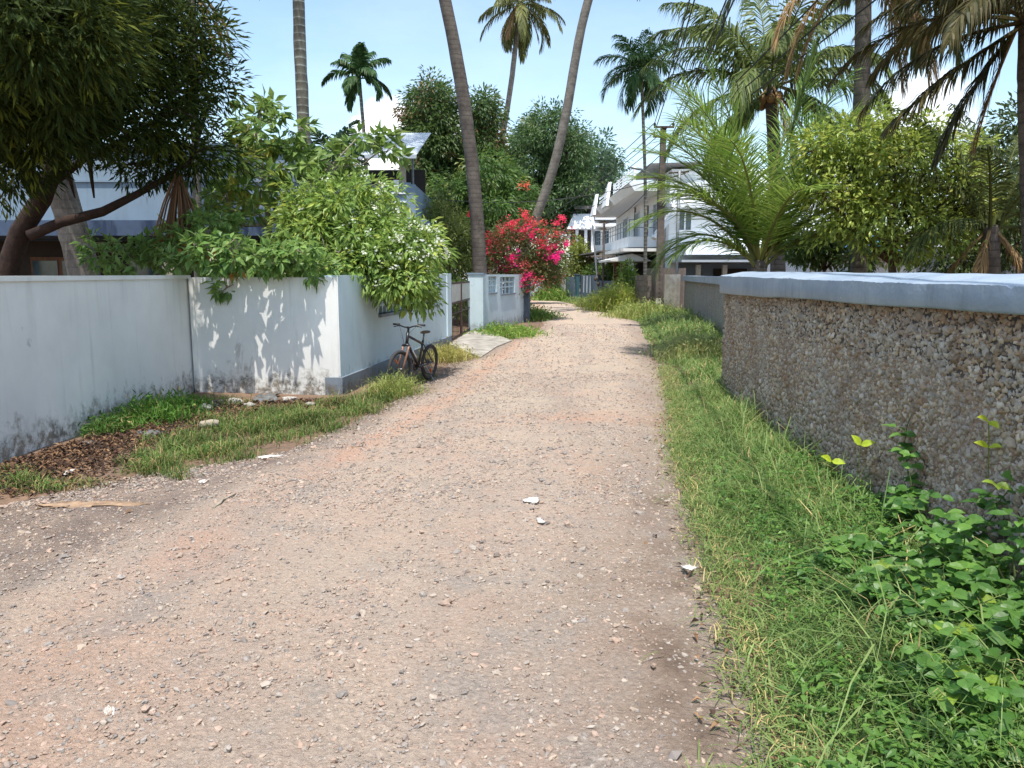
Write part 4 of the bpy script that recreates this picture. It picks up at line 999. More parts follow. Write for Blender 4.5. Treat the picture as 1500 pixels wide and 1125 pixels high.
wire((px-.1, YP-.1, zz(258, YP)), (5.3, 46.15, zz(330, 46.15)), .35)
wire((px-.1, YP-.1, zz(262, YP)), (-3.4, 30, 4.6), .5)

# ------------------------------------------------------------------ trees on the left
def T(u, v, Y): return tuple(P(u, v, Y))
# big dark leaning tree whose crown overhangs the left wall
DK1, DK2 = (.012, .024, .006), (.042, .058, .012)
lob = [lobe(285, 130, 12.5, 55, 45, .8), lobe(250, 60, 12.0, 70, 60, .9), lobe(265, 215, 12.6, 75, 42, .8), lobe(190, 150, 11.5, 90, 75, 1.1), lobe(205, 240, 12.2, 42, 24, .7),
       lobe(120, 60, 10.5, 110, 90, 1.3), lobe(90, 160, 10.5, 90, 60, 1.2), lobe(20, 110, 9.5, 110, 110, 1.5), lobe(-10, 225, 10.5, 70, 55, 1.0), lobe(180, -30, 11, 130, 60, 1.4), lobe(-60, 60, 9, 110, 130, 1.5), lobe(20, -60, 9.5, 130, 90, 1.5), lobe(60, 20, 8.4, 120, 100, 1.2)]
t = thing('shade_tree', 'big dark shade tree with narrow leaves leaning over the left end of the white wall', 'tree', T(10, 430, 12.5))
cb = MB(); q = crown(cb, lob, 1750, 32, .17, .034, .28, .2, DK1, DK2, up=.3, shell=.35, spread=.3, young=(.085, .10, .015), yp=.10)
b0 = P(8, 440, 12.5); b0[2] = 0
fk = P(62, 290, 12.2)
w = MB()
w.tube([b0, P(10, 400, 12.5), P(30, 340, 12.4), fk, P(85, 230, 12), P(110, 150, 11.4), P(120, 60, 10.8)], [.19, .17, .16, .145, .12, .09, .04], 12, wob=.04)
for pts, r0 in (([P(45, 345, 12.3), P(90, 325, 12.2), P(150, 310, 12.0), P(200, 285, 12.1), P(235, 265, 12.2), P(280, 235, 12.4), P(305, 155, 12.5)], .09),
                ([P(75, 270, 12.2), P(120, 235, 12.2), P(165, 215, 12), P(215, 185, 12), P(290, 150, 12.5)], .07),
                ([P(95, 190, 11.8), P(150, 140, 11.6), P(200, 100, 11.8), P(250, 55, 12)], .07),
                ([fk, P(20, 220, 11), P(-10, 140, 10), P(-30, 50, 9.5)], .13), ([P(110, 150, 11.4), P(60, 80, 10), P(40, 0, 9.2)], .09),
                ([P(130, 230, 12), P(138, 290, 12.0)], .045), ([P(98, 250, 12), P(110, 290, 12)], .035)):
    w.tube(curve_pts(pts[0], pts[-1], n=2) if len(pts) < 2 else pts, np.linspace(r0, r0*.3, len(pts)), 8, wob=.05)
for i in rng.choice(len(q), 140, replace=False):
    c = lob[int(np.argmin([np.linalg.norm((q[i]-l[0])/l[1]) for l in lob]))][0]
    w.tube(curve_pts(c, q[i], rng.normal(size=3)*.1, 5, .03), np.linspace(.03, .006, 5), 5)
w.build('trunk', M['bark_dark'], t, True); cb.build('crown', M['leaf_matte'], t)
# dry hanging flower stalk bundle caught in its branches
w = MB(); top = P(262, 262, 12.3)
for i in range(70):
    a = rng.normal(size=2)*.10; e = top+[a[0]*1.7, a[1]*1.7, -.75-rng.uniform(0, .25)]
    m_ = top+[a[0]*1.0, a[1], -.4]
    c = np.array(S(138, 108, 84))*rng.uniform(.55, 1.15)
    w.tube([top+[a[0]*.2, a[1]*.2, rng.uniform(-.05, .1)], m_, e], [.012, .014, .006], 4, c)
o = w.build('dead_frond', M['dry']); tag(o, 'brown dried palm spathe hanging from a branch of the dark shade tree', 'dead frond')

# leaning grey coconut trunk and slim palms on the left
b = P(135, 420, 14.2); b[2] = 0
palm('coconut_palm', 'thick pale grey leaning palm trunk half hidden behind the dark shade tree', 'palm tree',
     [b, P(128, 420, 14.2), P(116, 370, 14.2), P(100, 310, 14.2), P(80, 240, 14.1), P(55, 150, 14), P(35, 40, 14), P(20, -120, 14)], .30, .17, coconut_spec(16, 3.6, 3, 2), 'coconut palms', 'palm_grey')
areca1 = [P(292, 420, 17.5)*[1, 1, 0], P(291, 420, 17.5), P(288, 250, 17.5), P(283, 100, 17.5), P(280, -25, 17.5)]
palm('areca_palm', 'slim areca palm with hanging dead fronds rising behind the dark shade tree', 'palm tree', areca1, .10, .085,
     [(i*2.4, 1.1-.16*i, 1.6, 1.0) for i in range(7)] + [(1.3, -.9, 1.5, .5, True), (2.2, -1.0, 1.5, .4, True), (.6, -.8, 1.4, .5, True), (1.8, -.7, 1.3, .6, True)], 'areca palms', 'palm_grey', 26, .5, .06)
palm('coconut_palm', 'straight pale ringed palm trunk rising above the white-flowered shrub', 'palm tree',
     [P(458, 420, 18)*[1, 1, 0], P(458, 420, 18), P(452, 300, 18), P(445, 190, 18), P(440, 90, 18), P(437, 0, 18), P(434, -150, 18), P(431, -330, 18)], .155, .12, coconut_spec(18, 3.8, 5, 1), 'coconut palms', 'palm_pale')

def areca(label, pts, fl, n, seed, tm='palm_pale', Lc=.75, r0=.09, r1=.065, ll=.62, lw=.06, lowr=1.7):
    r = random.Random(seed); pts = [np.array(p) for p in pts]
    spec = []
    for i in range(n):
        f_ = (i+.5)/n; spec.append((i*2.399+r.uniform(-.2, .2)+.6, 1.45-lowr*f_+r.uniform(-.1, .1), fl*r.uniform(.8, 1.1), .9+.9*f_))
    t = palm('areca_palm', label, 'palm tree', pts, r0, r1, spec, 'areca palms', tm, 44, ll, lw, 0, (.018, .050, .014), (.055, .105, .032))
    top = pts[-1]; w = MB(); w.tube([top-[0, 0, Lc], top-[0, 0, Lc*.5], top+[0, 0, .1]], [r1*1.15, r1*1.5, r1*.9], 12); w.build('crownshaft', M['shaft'], t, True)
    return t
areca('small dark areca palm against the sky left of the white cloud', [P(541, 420, 33)*[1, 1, 0], P(541, 420, 33), P(537, 250, 33), P(532, 180, 33), P(526, 112, 33)], 1.6, 12, 4, ll=.6, lw=.085)
areca('tall slender areca palm with a round crown left of the electric pole', [P(945, 425, 35)*[1, 1, 0], P(945, 425, 35), P(946, 300, 35), P(944, 220, 35), P(939, 100, 35)], 2.0, 22, 9, Lc=1.0, ll=.85, lw=.05, lowr=2.1)

palm('coconut_palm', 'brown curving palm trunk standing behind the gate pillar', 'palm tree',
     [P(706, 445, 25)*[1, 1, 0], P(704, 420, 25), P(701, 350, 25), P(695, 270, 25), P(686, 190, 25), P(674, 110, 25), P(660, 35, 25), P(645, -30, 25), P(622, -130, 25), P(590, -270, 25)], .24, .175, coconut_spec(18, 4.2, 12, 0), 'coconut palms', 'palm_brown')
palm('coconut_palm', 'far thin palm with a drooping crown at the top centre of the sky', 'palm tree',
     [P(722, 420, 52)*[1, 1, 0], P(722, 330, 52), P(728, 240, 52), P(738, 190, 52), P(748, 130, 52), P(755, 70, 52), P(762, 5, 52)], .22, .15, coconut_spec(24, 3.4, 15, 4, -1.0, 1.2), 'coconut palms', 'palm_grey', 56, 1.0, .07, 0, (.05, .07, .02), (.16, .16, .05), drp=(.8, 1.2))
palm('coconut_palm', 'grey palm trunk leaning right out of the pink bougainvillea', 'palm tree',
     [P(735, 436, 32)*[1, 1, 0], P(748, 410, 32), P(772, 350, 32), P(788, 312, 32), P(806, 265, 32), P(824, 200, 32), P(838, 120, 32), P(848, 50, 32), P(861, 0, 32), P(880, -60, 32), P(900, -130, 32)], .21, .165, coconut_spec(18, 3.5, 21, 1), 'coconut palms', 'palm_grey', 48)

# open frangipani-like tree with large leaves
FR1, FR2 = (.065, .13, .03), (.17, .23, .06)
lob = [lobe(390, 190, 14.5, 60, 40, .8), lobe(370, 260, 14, 60, 32, .7), lobe(330, 300, 13.6, 45, 35, .6), lobe(430, 240, 14.6, 45, 30, .7), lobe(560, 220, 15, 32, 22, .5), lobe(490, 240, 15, 50, 26, .6), lobe(375, 150, 14.5, 22, 18, .4), lobe(300, 330, 13.2, 50, 22, .5), lobe(520, 200, 15, 30, 12, .4)]
t, q = tree('leafy_tree', 'open tree with pale branches and large pale green leaves behind the dappled wall', 'tree', P(392, 420, 14.5)*[1, 1, 0], P(393, 330, 14.5), .10, lob, 165, 13, .25, .10, .20, .35, FR1, FR2, 'bark_pale', twigs=60, whorl=True, shell=.5, young=(.26, .27, .06), yp=.15)
# low broad-leaved bush along the wall top
LB1, LB2 = (.06, .13, .03), (.165, .245, .07)
lob = [lobe(180, 378, 12.2, 50, 26, .5), lobe(245, 365, 12.2, 55, 30, .5), lobe(310, 350, 12.2, 55, 42, .5), lobe(350, 385, 11.6, 60, 22, .45), lobe(410, 385, 11.5, 50, 22, .45), lobe(290, 385, 11.6, 60, 16, .4), lobe(455, 398, 11.0, 40, 20, .3), lobe(340, 372, 10.75, 48, 26, .28), lobe(400, 380, 10.75, 45, 20, .28), lobe(300, 365, 10.7, 30, 30, .25), lobe(440, 365, 10.9, 40, 22, .3), lobe(330, 418, 11.05, 18, 14, .15), lobe(140, 355, 12.3, 22, 16, .3)]
tree('wall_bush', 'spreading broad-leaved bush spilling over the top of the dappled white wall', 'bush', P(345, 430, 12.6)*[1, 1, 0], P(335, 395, 12.4), .07, lob, 330, 9, .17, .078, .16, .45, LB1, LB2, 'bark_pale', twigs=50, whorl=True, up=.8, shell=.3, young=(.30, .16, .04), yp=.03)
# a small palm and a young fan of leaves on the left house side
t = thing('potted_palm', 'young dark palm clump showing above the flowering shrub by the terrace', 'palm tree', tuple(P(490, 300, 20)*[1, 1, 0]))
w = MB(); w.tube([P(490, 420, 20)*[1, 1, 0], P(490, 260, 20)], .10, 8); w.build('trunk', M['palm_grey'], t, True)
for i in range(9):
    fb = MB(); frond(fb, P(490, 258, 20), i*2.4, 1.25-.07*i, 1.7, .9, 26, .5, .06, (.02, .05, .02), (.06, .10, .04)); fb.build('frond', M['frond'], t)
# white-flowered shrub
WF1, WF2 = (.075, .140, .028), (.19, .265, .065)
lob = [lobe(520, 310, 13.4, 75, 50, 1.0), lobe(470, 350, 13.2, 60, 50, .9), lobe(565, 358, 12.9, 72, 42, 1.0), lobe(610, 370, 12.5, 42, 38, .8), lobe(540, 395, 12.6, 75, 38, .9), lobe(594, 415, 12.2, 44, 34, .6), lobe(490, 395, 12.3, 45, 25, .7), lobe(445, 310, 13.8, 40, 40, .7), lobe(535, 278, 13.4, 34, 14, .6), lobe(620, 438, 12.4, 14, 15, .3), lobe(460, 418, 11.6, 25, 15, .35)]
t, q = tree('flowering_shrub', 'large bright green shrub dotted with white flowers above the bicycle', 'shrub', P(540, 430, 13.2)*[1, 1, 0], P(535, 400, 13.2), .09, lob, 900, 16, .155, .055, .19, .55, WF1, WF2, 'bark_pale', twigs=60, up=.6, shell=.4, young=(.25, .30, .06), yp=.12)
fm = MB()
def blossoms(mb, cs, per, r, size, c1, c2, out=None):
    k = np.repeat(np.arange(len(cs)), per); n = len(k)
    pos = np.array(cs)[k]+rng.normal(size=(n, 3))*r
    d = rdir(n); d[:, 2] = np.abs(d[:, 2])*.6; m_ = rng.uniform(0, 1, (n, 1))
    leaves(mb, pos, d, rdir(n)+[0, -.4, .6], size*rng.uniform(.7, 1.2, n), size*.75, (np.array(c1)*(1-m_)+np.array(c2)*m_), .1, .2, 1.15)
sel = []
for l, k in ((lob[2], 26), (lob[3], 46), (lob[0], 16), (lob[4], 10), (lob[5], 8)):
    d = rdir(k*4); d = d[(d[:, 1] < .3) & (d[:, 2] > -.35)][:k]; sel.append(l[0]+d*l[1]*rng.uniform(.92, 1.1, (len(d), 1)))
blossoms(fm, np.vstack(sel), 7, .035, .05, (.80, .80, .74), (.70, .72, .60))
tag(fm.build('blossoms', M['petal'], t), kind='stuff')

# ------------------------------------------------------------------ trees down the lane
MG1, MG2 = (.022, .052, .012), (.075, .115, .030)
lob = [lobe(632, 160, 38, 38, 36, 2.5), lobe(640, 210, 38, 48, 45, 3), lobe(706, 170, 38, 24, 30, 2), lobe(708, 215, 38, 27, 30, 2), lobe(620, 265, 37, 36, 32, 2.5), lobe(680, 245, 38.5, 42, 35, 2.5), lobe(655, 290, 37, 30, 24, 2.5), lobe(612, 205, 38, 20, 30, 1.5)]
tree('mango_tree', 'tall dense mango tree with two rounded tops between the terrace and the curving palm trunk', 'tree', P(655, 410, 38)*[1, 1, 0], P(655, 330, 38), .35, lob, 1250, 30, .25, .088, .40, .6, MG1, MG2, group='mango trees', twigs=50, up=.5, shell=.5, young=(.13, .085, .035), yp=.10)
lob = [lobe(665, 300, 33, 40, 36, 2), lobe(715, 265, 33, 38, 36, 2), lobe(730, 320, 32, 45, 40, 2), lobe(690, 350, 32, 50, 40, 2), lobe(760, 300, 34, 30, 38, 1.6)]
tree('mango_tree', 'lower glossy mango tree with leaf tufts behind the curving palm trunk', 'tree', P(712, 410, 33)*[1, 1, 0], P(712, 370, 33), .25, lob, 700, 28, .27, .085, .36, .8, (.026, .066, .014), (.09, .15, .032), group='mango trees', twigs=40, up=.5, shell=.5, young=(.16, .19, .05), yp=.12)
lob = [lobe(805, 195, 66, 42, 32, 5), lobe(775, 245, 66, 42, 48, 5), lobe(830, 230, 66, 36, 40, 5), lobe(790, 300, 65, 55, 36, 5), lobe(835, 285, 66, 40, 38, 5), lobe(748, 270, 66, 28, 45, 4)]
tree('mango_tree', 'dark rounded mango tree rising over the bend of the lane', 'tree', P(790, 415, 66)*[1, 1, 0], P(795, 350, 66), .5, lob, 1150, 30, .38, .14, .65, .6, (.018, .046, .014), (.066, .115, .035), group='mango trees', twigs=30, up=.5, shell=.5, young=(.10, .14, .05), yp=.12)
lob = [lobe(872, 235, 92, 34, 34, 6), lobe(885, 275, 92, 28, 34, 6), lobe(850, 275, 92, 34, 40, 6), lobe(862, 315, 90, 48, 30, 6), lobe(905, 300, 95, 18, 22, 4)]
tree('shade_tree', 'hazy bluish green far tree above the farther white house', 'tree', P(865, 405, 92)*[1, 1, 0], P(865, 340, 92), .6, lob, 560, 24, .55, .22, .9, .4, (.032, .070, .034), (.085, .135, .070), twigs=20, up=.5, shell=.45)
t = thing('coconut_palm', 'small distant coconut crown peeking between the mango trees', 'palm tree', tuple(P(765, 400, 80)*[1, 1, 0]), 'coconut palms')
w = MB(); w.tube([P(765, 410, 80)*[1, 1, 0], P(765, 205, 80)], [.2, .15], 8); w.build('trunk', M['palm_grey'], t, True)
for a_ in coconut_spec(14, 3.2, 33, 0):
    fb = MB(); frond(fb, P(765, 208, 80), a_[0], a_[1], a_[2], a_[3], 30, .8, .09, (.05, .075, .02), (.14, .15, .05)); fb.build('frond', M['frond'], t)
lob = [lobe(645, 330, 29, 40, 32, 1.5), lobe(625, 355, 28.5, 34, 36, 1.4), lobe(665, 370, 28, 35, 45, 1.4), lobe(600, 345, 30, 22, 20, 1)]
tree('shrub_tree', 'feathery yellow-green shrub between the flowering shrub and the curving palm trunk', 'shrub', P(648, 425, 29)*[1, 1, 0], P(646, 400, 29), .12, lob, 420, 26, .16, .045, .32, .2, (.050, .080, .018), (.15, .175, .045), twigs=40, up=.5, shell=.45)
lob = [lobe(676, 440, 26, 20, 26, 1.0), lobe(660, 425, 27, 20, 24, 1.0), lobe(690, 445, 28, 14, 20, .8)]
tree('garden_bush', 'green bush in the yard seen through the gate bars', 'bush', P(674, 470, 26.5)*[1, 1, 0], P(674, 455, 26.5), .05, lob, 150, 20, .16, .06, .25, .4, (.04, .09, .02), (.12, .19, .04), twigs=15)
# bougainvillea
lob = [lobe(770, 365, 28.5, 60, 42, 1.3), lobe(735, 385, 28.2, 28, 34, 1), lobe(800, 355, 28.5, 32, 30, 1), lobe(770, 405, 28, 40, 28, 1), lobe(745, 350, 28.8, 28, 22, .8), lobe(805, 390, 28.4, 26, 26, .8), lobe(752, 420, 27.8, 16, 14, .5)]
t, q = tree('bougainvillea', 'bougainvillea bush covered in pink and red blossom over the compound wall', 'bush', P(740, 440, 29)*[1, 1, 0], P(755, 405, 28.8), .09, lob, 520, 18, .12, .055, .24, .2, (.045, .07, .02), (.12, .12, .04), twigs=60, up=.4, shell=.45, young=(.20, .07, .04), yp=.25)
fm = MB()
for (u, v, n, s_, c1, c2) in ((748, 380, 44, .30, (.72, .02, .17), (.85, .05, .30)), (778, 345, 22, .26, (.66, .02, .10), (.8, .06, .2)), (813, 378, 34, .28, (.72, .02, .18), (.85, .05, .32)), (768, 408, 34, .30, (.68, .03, .14), (.80, .06, .25)), (738, 396, 24, .28, (.66, .03, .13), (.78, .06, .2)),
        (823, 326, 26, .30, (.62, .03, .08), (.75, .08, .14)), (772, 318, 20, .26, (.60, .04, .07), (.72, .10, .10)), (752, 328, 20, .26, (.60, .04, .07), (.72, .10, .12)), (790, 328, 22, .32, (.55, .06, .06), (.66, .12, .10)), (715, 352, 18, .26, (.55, .05, .07), (.7, .12, .12)),
        (718, 368, 16, .26, (.6, .04, .09), (.75, .1, .15)), (765, 335, 18, .24, (.62, .04, .09), (.75, .08, .15)), (790, 362, 22, .34, (.55, .05, .08), (.68, .1, .13)), (752, 425, 24, .26, (.64, .03, .12), (.78, .06, .2)), (785, 415, 18, .30, (.62, .05, .10), (.75, .1, .16)), (768, 272, 9, .18, (.62, .10, .06), (.7, .2, .1)), (688, 312, 8, .12, (.6, .03, .05), (.7, .05, .08)), (806, 362, 20, .26, (.66, .03, .12), (.78, .06, .2)), (830, 362, 10, .2, (.66, .03, .16), (.78, .06, .26)), (735, 335, 12, .22, (.6, .05, .08), (.72, .1, .12)), (800, 345, 22, .4, (.5, .07, .06), (.62, .12, .1)), (760, 392, 30, .5, (.5, .06, .07), (.66, .1, .14))):
    c = P(u, v, 27.6)
    cs = c+rng.normal(size=(int(n*.62)+1, 3))*[s_*.5, s_*.6, s_*.45]; blossoms(fm, cs, 9, .045, .075, c1, c2)
tag(fm.build('blossoms', M['petal'], t), kind='stuff')
lob = [lobe(790, 385, 44, 26, 26, 1.5), lobe(812, 400, 44, 18, 20, 1.2), lobe(765, 395, 44, 24, 24, 1.5)]
tree('garden_bush', 'green bush right behind the pink bougainvillea at the bend', 'bush', P(752, 432, 44)*[1, 1, 0], P(772, 408, 44), .08, lob, 260, 20, .2, .08, .35, .4, (.03, .07, .015), (.10, .16, .035), twigs=15)
# yellowish creeper-covered bushes by the slate wall
lob = [lobe(848, 378, 54, 16, 18, 1), lobe(865, 395, 54, 20, 14, 1), lobe(842, 398, 54, 14, 16, 1), lobe(850, 362, 55, 8, 14, .7)]
tree('garden_bush', 'yellow-green bush above the teal gate post', 'bush', P(855, 425, 54)*[1, 1, 0], P(855, 405, 54), .1, lob, 180, 18, .25, .11, .4, .3, (.07, .10, .02), (.20, .22, .04), twigs=20)
lob = [lobe(870, 402, 49.5, 16, 9, .8), lobe(893, 402, 47, 16, 10, .8), lobe(905, 392, 46, 12, 14, .8)]
tree('garden_bush', 'dark green bush behind the slate blue wall and thin poles', 'bush', P(890, 425, 47)*[1, 1, 0], P(888, 408, 47), .08, lob, 150, 16, .22, .1, .35, .3, (.03, .07, .015), (.10, .15, .03), twigs=15)
lob = [lobe(918, 412, 38, 14, 14, .6), lobe(920, 395, 38, 8, 10, .5)]
tree('garden_bush', 'small light green plant in front of the white house porch', 'bush', P(919, 430, 38)*[1, 1, 0], P(919, 415, 38), .05, lob, 60, 14, .2, .09, .3, .3, (.06, .12, .02), (.16, .22, .04), twigs=10)

# ------------------------------------------------------------------ palms on the right
YC = 23.0
cpt = P(1128, 128, YC)
cs = [(-1.57, .75, 3.9, 1.5), (-1.45, .45, 4.2, 1.6), (1.6, .55, 3.8, 1.75), (1.4, .9, 3.8, 1.5), (-1.2, 1.0, 4.0, 1.3), (-.6, 1.15, 4.2, 1.3), (.5, 1.2, 4.3, 1.1), (1.0, 1.05, 4.4, 1.0), (-1.9, 1.05, 4.2, 1.3), (2.4, .6, 3.8, 1.8), (3.4, .8, 3.9, 1.8), (-2.6, .3, 3.6, 1.6), (1.9, .15, 3.8, 1.5), (-1.7, -.1, 3.6, 1.2), (.1, .5, 4, 1.5), (2.9, 1.2, 4.2, 1.5), (-.1, 1.4, 4, .6), (1.75, 1.2, 4.4, .9), (2.1, -.35, 3.2, .9), (-2.1, -.5, 3.2, .8), (1.2, -.2, 3.6, 1.1), (2.0, -.9, 2.8, .4, True), (-1.9, -.8, 3.2, .6, True), (2.8, -1.0, 2.8, .4, True)]
CC1, CC2 = (.035, .062, .015), (.12, .145, .04)
palm('coconut_palm', 'tall coconut palm with orange coconuts and drooping fronds behind the young palm', 'palm tree',
     [P(1140, 430, YC)*[1, 1, 0], P(1140, 400, YC), P(1138, 300, YC), P(1134, 210, YC), cpt], .24, .17, cs, 'coconut palms', 'palm_brown', 100, 1.05, .05, 9, CC1, CC2, drp=(.75, 1.15))
# young stemless coconut palm
t = thing('young_coconut_palm', 'young stemless coconut palm fanning long bright fronds above the farther pebble wall', 'palm tree', tuple(P(1112, 400, 15.5)*[1, 1, 0]))
b = P(1112, 392, 15.5)
w = MB(); w.tube([b*[1, 1, 0], b*[1, 1, .5], b+[0, 0, .15]], [.30, .24, .14], 12, wob=.06); w.build('trunk', M['palm_brown'], t, True)
YG1, YG2 = (.040, .085, .014), (.115, .165, .035)
for az, el, L, dr in ((-1.5, .92, 2.55, 2.3), (-1.75, .75, 2.0, 1.6), (-1.35, 1.12, 3.2, 1.25), (-1.6, 1.25, 3.5, .95), (-1.9, 1.34, 3.9, .7), (-.9, 1.38, 4.0, .6), (1.4, 1.34, 4.2, .5), (1.5, 1.15, 3.7, .9), (1.65, .95, 3.0, 1.2),
                      (-2.6, 1.15, 3.4, 1.1), (2.6, 1.2, 3.3, 1.1), (-.2, 1.15, 3.8, 1.1), (.6, 1.15, 3.6, 1.1), (-1.0, 1.28, 3.7, .9), (-1.62, 1.42, 4.1, .4), (1.2, 1.44, 4.0, .4), (1.62, 1.28, 3.9, .75), (3.1, 1.0, 3.0, 1.3), (1.9, .7, 2.3, 1.2), (-2.1, 1.22, 3.6, .9), (1.45, .75, 2.4, 1.5), (-1.45, 1.36, 4.1, .65), (-1.25, 1.2, 3.6, 1.05), (-1.75, 1.05, 3.0, 1.2), (1.3, 1.26, 4.0, .75), (1.75, 1.08, 3.4, 1.0), (-.5, 1.3, 4.0, .8), (.9, 1.3, 4.0, .8), (-2.0, 1.0, 2.8, 1.3), (2.0, 1.3, 3.8, .8), (-1.55, 1.0, 2.9, 1.7), (1.55, 1.0, 3.2, 1.45), (-.8, 1.1, 3.4, 1.2)):
    fb = MB(); frond(fb, b+rng.normal(size=3)*.05, az, el, L, dr, 76, .98, .025, (.070, .140, .022), (.20, .27, .06), rng.uniform(.06, .22), .16, .026, .10, rcol=(.22, .22, .07), ang0=.5, ang1=1.15); fb.build('frond', M['frond'], t)
w = MB(); frond(w, b, 1.5708, 1.40, 4.35, .10, 70, .75, .034, (.08, .13, .03), (.16, .22, .07), .05, .55, .03, .05, rcol=(.16, .22, .06), ang0=.06, ang1=.16)
w.build('spear_leaf', M['frond'], t)

palm('coconut_palm', 'straight grey palm trunk rising through the yellow-green bush on the right', 'palm tree',
     [P(1258, 430, 16.5)*[1, 1, 0], P(1258, 420, 16.5), P(1259, 300, 16.5), P(1262, 150, 16.5), P(1265, 0, 16.5), P(1268, -70, 16.5)], .185, .15,
     [(-1.4, .3, 3.4, 1.9),  (1.5, .3, 3.6, 1.7), (2.0, .8, 4, 1.5), (2.7, .3, 3.8, 1.6), (3.5, .9, 4.0, 1.3), (.3, .7, 4, 1.5), (.9, -.1, 3.3, 1.3), (-.2, 1.2, 4, .8), (1.7, -.5, 3.0, 1.0), (1.45, -.75, 3.1, .75, True), (1.8, -.85, 3.0, .6, True), (-1.6, -.8, 2.9, .7, True), (-1.2, -.95, 2.6, .5, True), (1.2, -.95, 2.8, .5, True), (-2.0, -.35, 3.0, 1.0, True), (2.3, -.9, 2.7, .5, True)],
     'coconut palms', 'palm_brown', 90, .9, .04, 0, (.035, .055, .012), (.11, .12, .035), drp=(.8, 1.2))
# palm at the upper right corner whose crown hangs into the picture
YR = 11.0; cr = P(1512, 22, YR)
BR1, BR2 = (.028, .032, .010), (.085, .070, .026)
palm('coconut_palm', 'dark coconut palm with brown-tinged fronds filling the upper right corner', 'palm tree',
     [P(1520, 420, YR+.4)*[1, 1, 0], P(1520, 420, YR+.4), P(1518, 300, YR+.3), P(1510, 150, YR+.1), cr], .2, .16,
     [(-1.55, .35, 2.3, 1.1), (-1.5, -.15, 2.4, .9), (-1.6, -.55, 2.2, .25), (-1.9, .75, 2.6, 1.3), (-2.2, .2, 2.4, 1.3), (-1.2, .7, 2.6, 1.2), (-1.0, .2, 2.6, 1.1), (-2.6, .5, 2.5, 1.3), (-.5, .4, 2.5, 1.3), (0, .8, 2.5, 1.3), (3.0, .6, 2.5, 1.4), (1.5, .5, 2.5, 1.3), (2.2, .8, 2.5, 1.2), (.8, .6, 2.5, 1.3), (-1.4, -.95, 2.0, .35), (-1.75, 1.2, 2.6, 1.3), (-1.3, -1.25, 1.8, .2, True), (3.4, -.2, 2.3, 1.0), (-2.9, .05, 2.4, 1.2)],
     'coconut palms', 'palm_brown', 86, .66, .034, 0, BR1, BR2, drp=(.7, 1.1))
# young dark palm at the right edge
YJ = 13.5; b = P(1452, 330, YJ)
palm('coconut_palm', 'short dark palm with upright fronds at the right edge behind the coping', 'palm tree',
     [P(1452, 430, YJ)*[1, 1, 0], P(1452, 420, YJ), P(1450, 370, YJ), b], .17, .14,
     [(-1.4, 1.25, 2.6, .8), (-1.7, .9, 2.4, 1.3), (1.5, 1.2, 2.8, .6), (1.4, .9, 2.6, 1.0), (-1.2, .6, 2.2, 1.4), (0, 1.3, 2.8, .6), (2.6, 1.1, 2.4, 1.2), (-2.5, 1.0, 2.4, 1.2), (1.8, .5, 2.3, 1.2), (.8, 1.2, 2.6, .9), (-.6, 1.2, 2.6, .8), (-1.9, .2, 1.9, 1.3), (1.6, .1, 1.9, 1.3), (-1.5, -.8, 1.2, .5, True), (1.5, -.8, 1.3, .5, True), (2.6, -.8, 1.2, .5, True), (-2.4, -.9, 1.2, .4, True)],
     'coconut palms', 'palm_brown', 54, .6, .036, 0, (.028, .045, .014), (.085, .10, .03))
# bushes on the right
YG1, YG2 = (.070, .105, .018), (.21, .235, .045)
lob = [lobe(1290, 250, 14, 75, 62, 1.1), lobe(1240, 240, 14, 60, 58, 1.0), lobe(1350, 245, 14, 70, 55, 1.0), lobe(1300, 320, 13.8, 75, 48, 1.0), lobe(1240, 310, 13.8, 48, 45, .9), lobe(1385, 300, 14.2, 55, 50, .9), lobe(1265, 195, 14.2, 42, 26, .7), lobe(1325, 205, 14.2, 38, 24, .7), lobe(1410, 260, 14.4, 35, 35, .7), lobe(1310, 365, 13.6, 50, 20, .7), lobe(1360, 350, 13.9, 50, 30, .7), lobe(1195, 215, 14.1, 22, 22, .4, 1200), lobe(1290, 180, 14.3, 20, 16, .4, 900), lobe(1365, 190, 14.2, 24, 18, .4, 900), lobe(1430, 220, 14.3, 22, 20, .4, 900), lobe(1200, 280, 14, 20, 30, .4, 900), lobe(1440, 310, 14.2, 22, 26, .4, 900)]
tree('bush_tree', 'rounded yellow-green leafy tree in full sun behind the near pebble wall', 'tree', P(1308, 430, 14)*[1, 1, 0], P(1306, 385, 14), .11, lob, 900, 17, .125, .050, .22, .45, (.085, .145, .024), (.27, .31, .06), 'bark', twigs=170, up=.5, shell=.25, spread=.4, young=(.32, .33, .07), yp=.07)
lob = [lobe(1195, 370, 19, 32, 22, .7), lobe(1225, 345, 19, 28, 26, .7), lobe(1170, 350, 19, 25, 25, .7), lobe(1250, 375, 18.5, 25, 18, .6)]
tree('garden_bush', 'dark green bush between the young palm and the yellow-green tree', 'bush', P(1208, 420, 19)*[1, 1, 0], P(1208, 395, 19), .07, lob, 190, 20, .16, .06, .25, .4, (.03, .065, .015), (.10, .14, .03), twigs=30)
lob = [lobe(1420, 330, 16.5, 55, 60, 1.2), lobe(1470, 260, 17, 50, 60, 1.2), lobe(1480, 340, 16, 45, 55, 1.1), lobe(1400, 380, 16, 40, 22, .9), lobe(1510, 200, 17, 40, 60, 1.2)]
tree('shade_tree', 'dark dense tree behind the short palm at the right edge', 'tree', P(1440, 420, 16.8)*[1, 1, 0], P(1442, 380, 16.8), .12, lob, 330, 20, .17, .06, .3, .4, (.022, .042, .012), (.06, .085, .022), 'bark_dark', twigs=40)

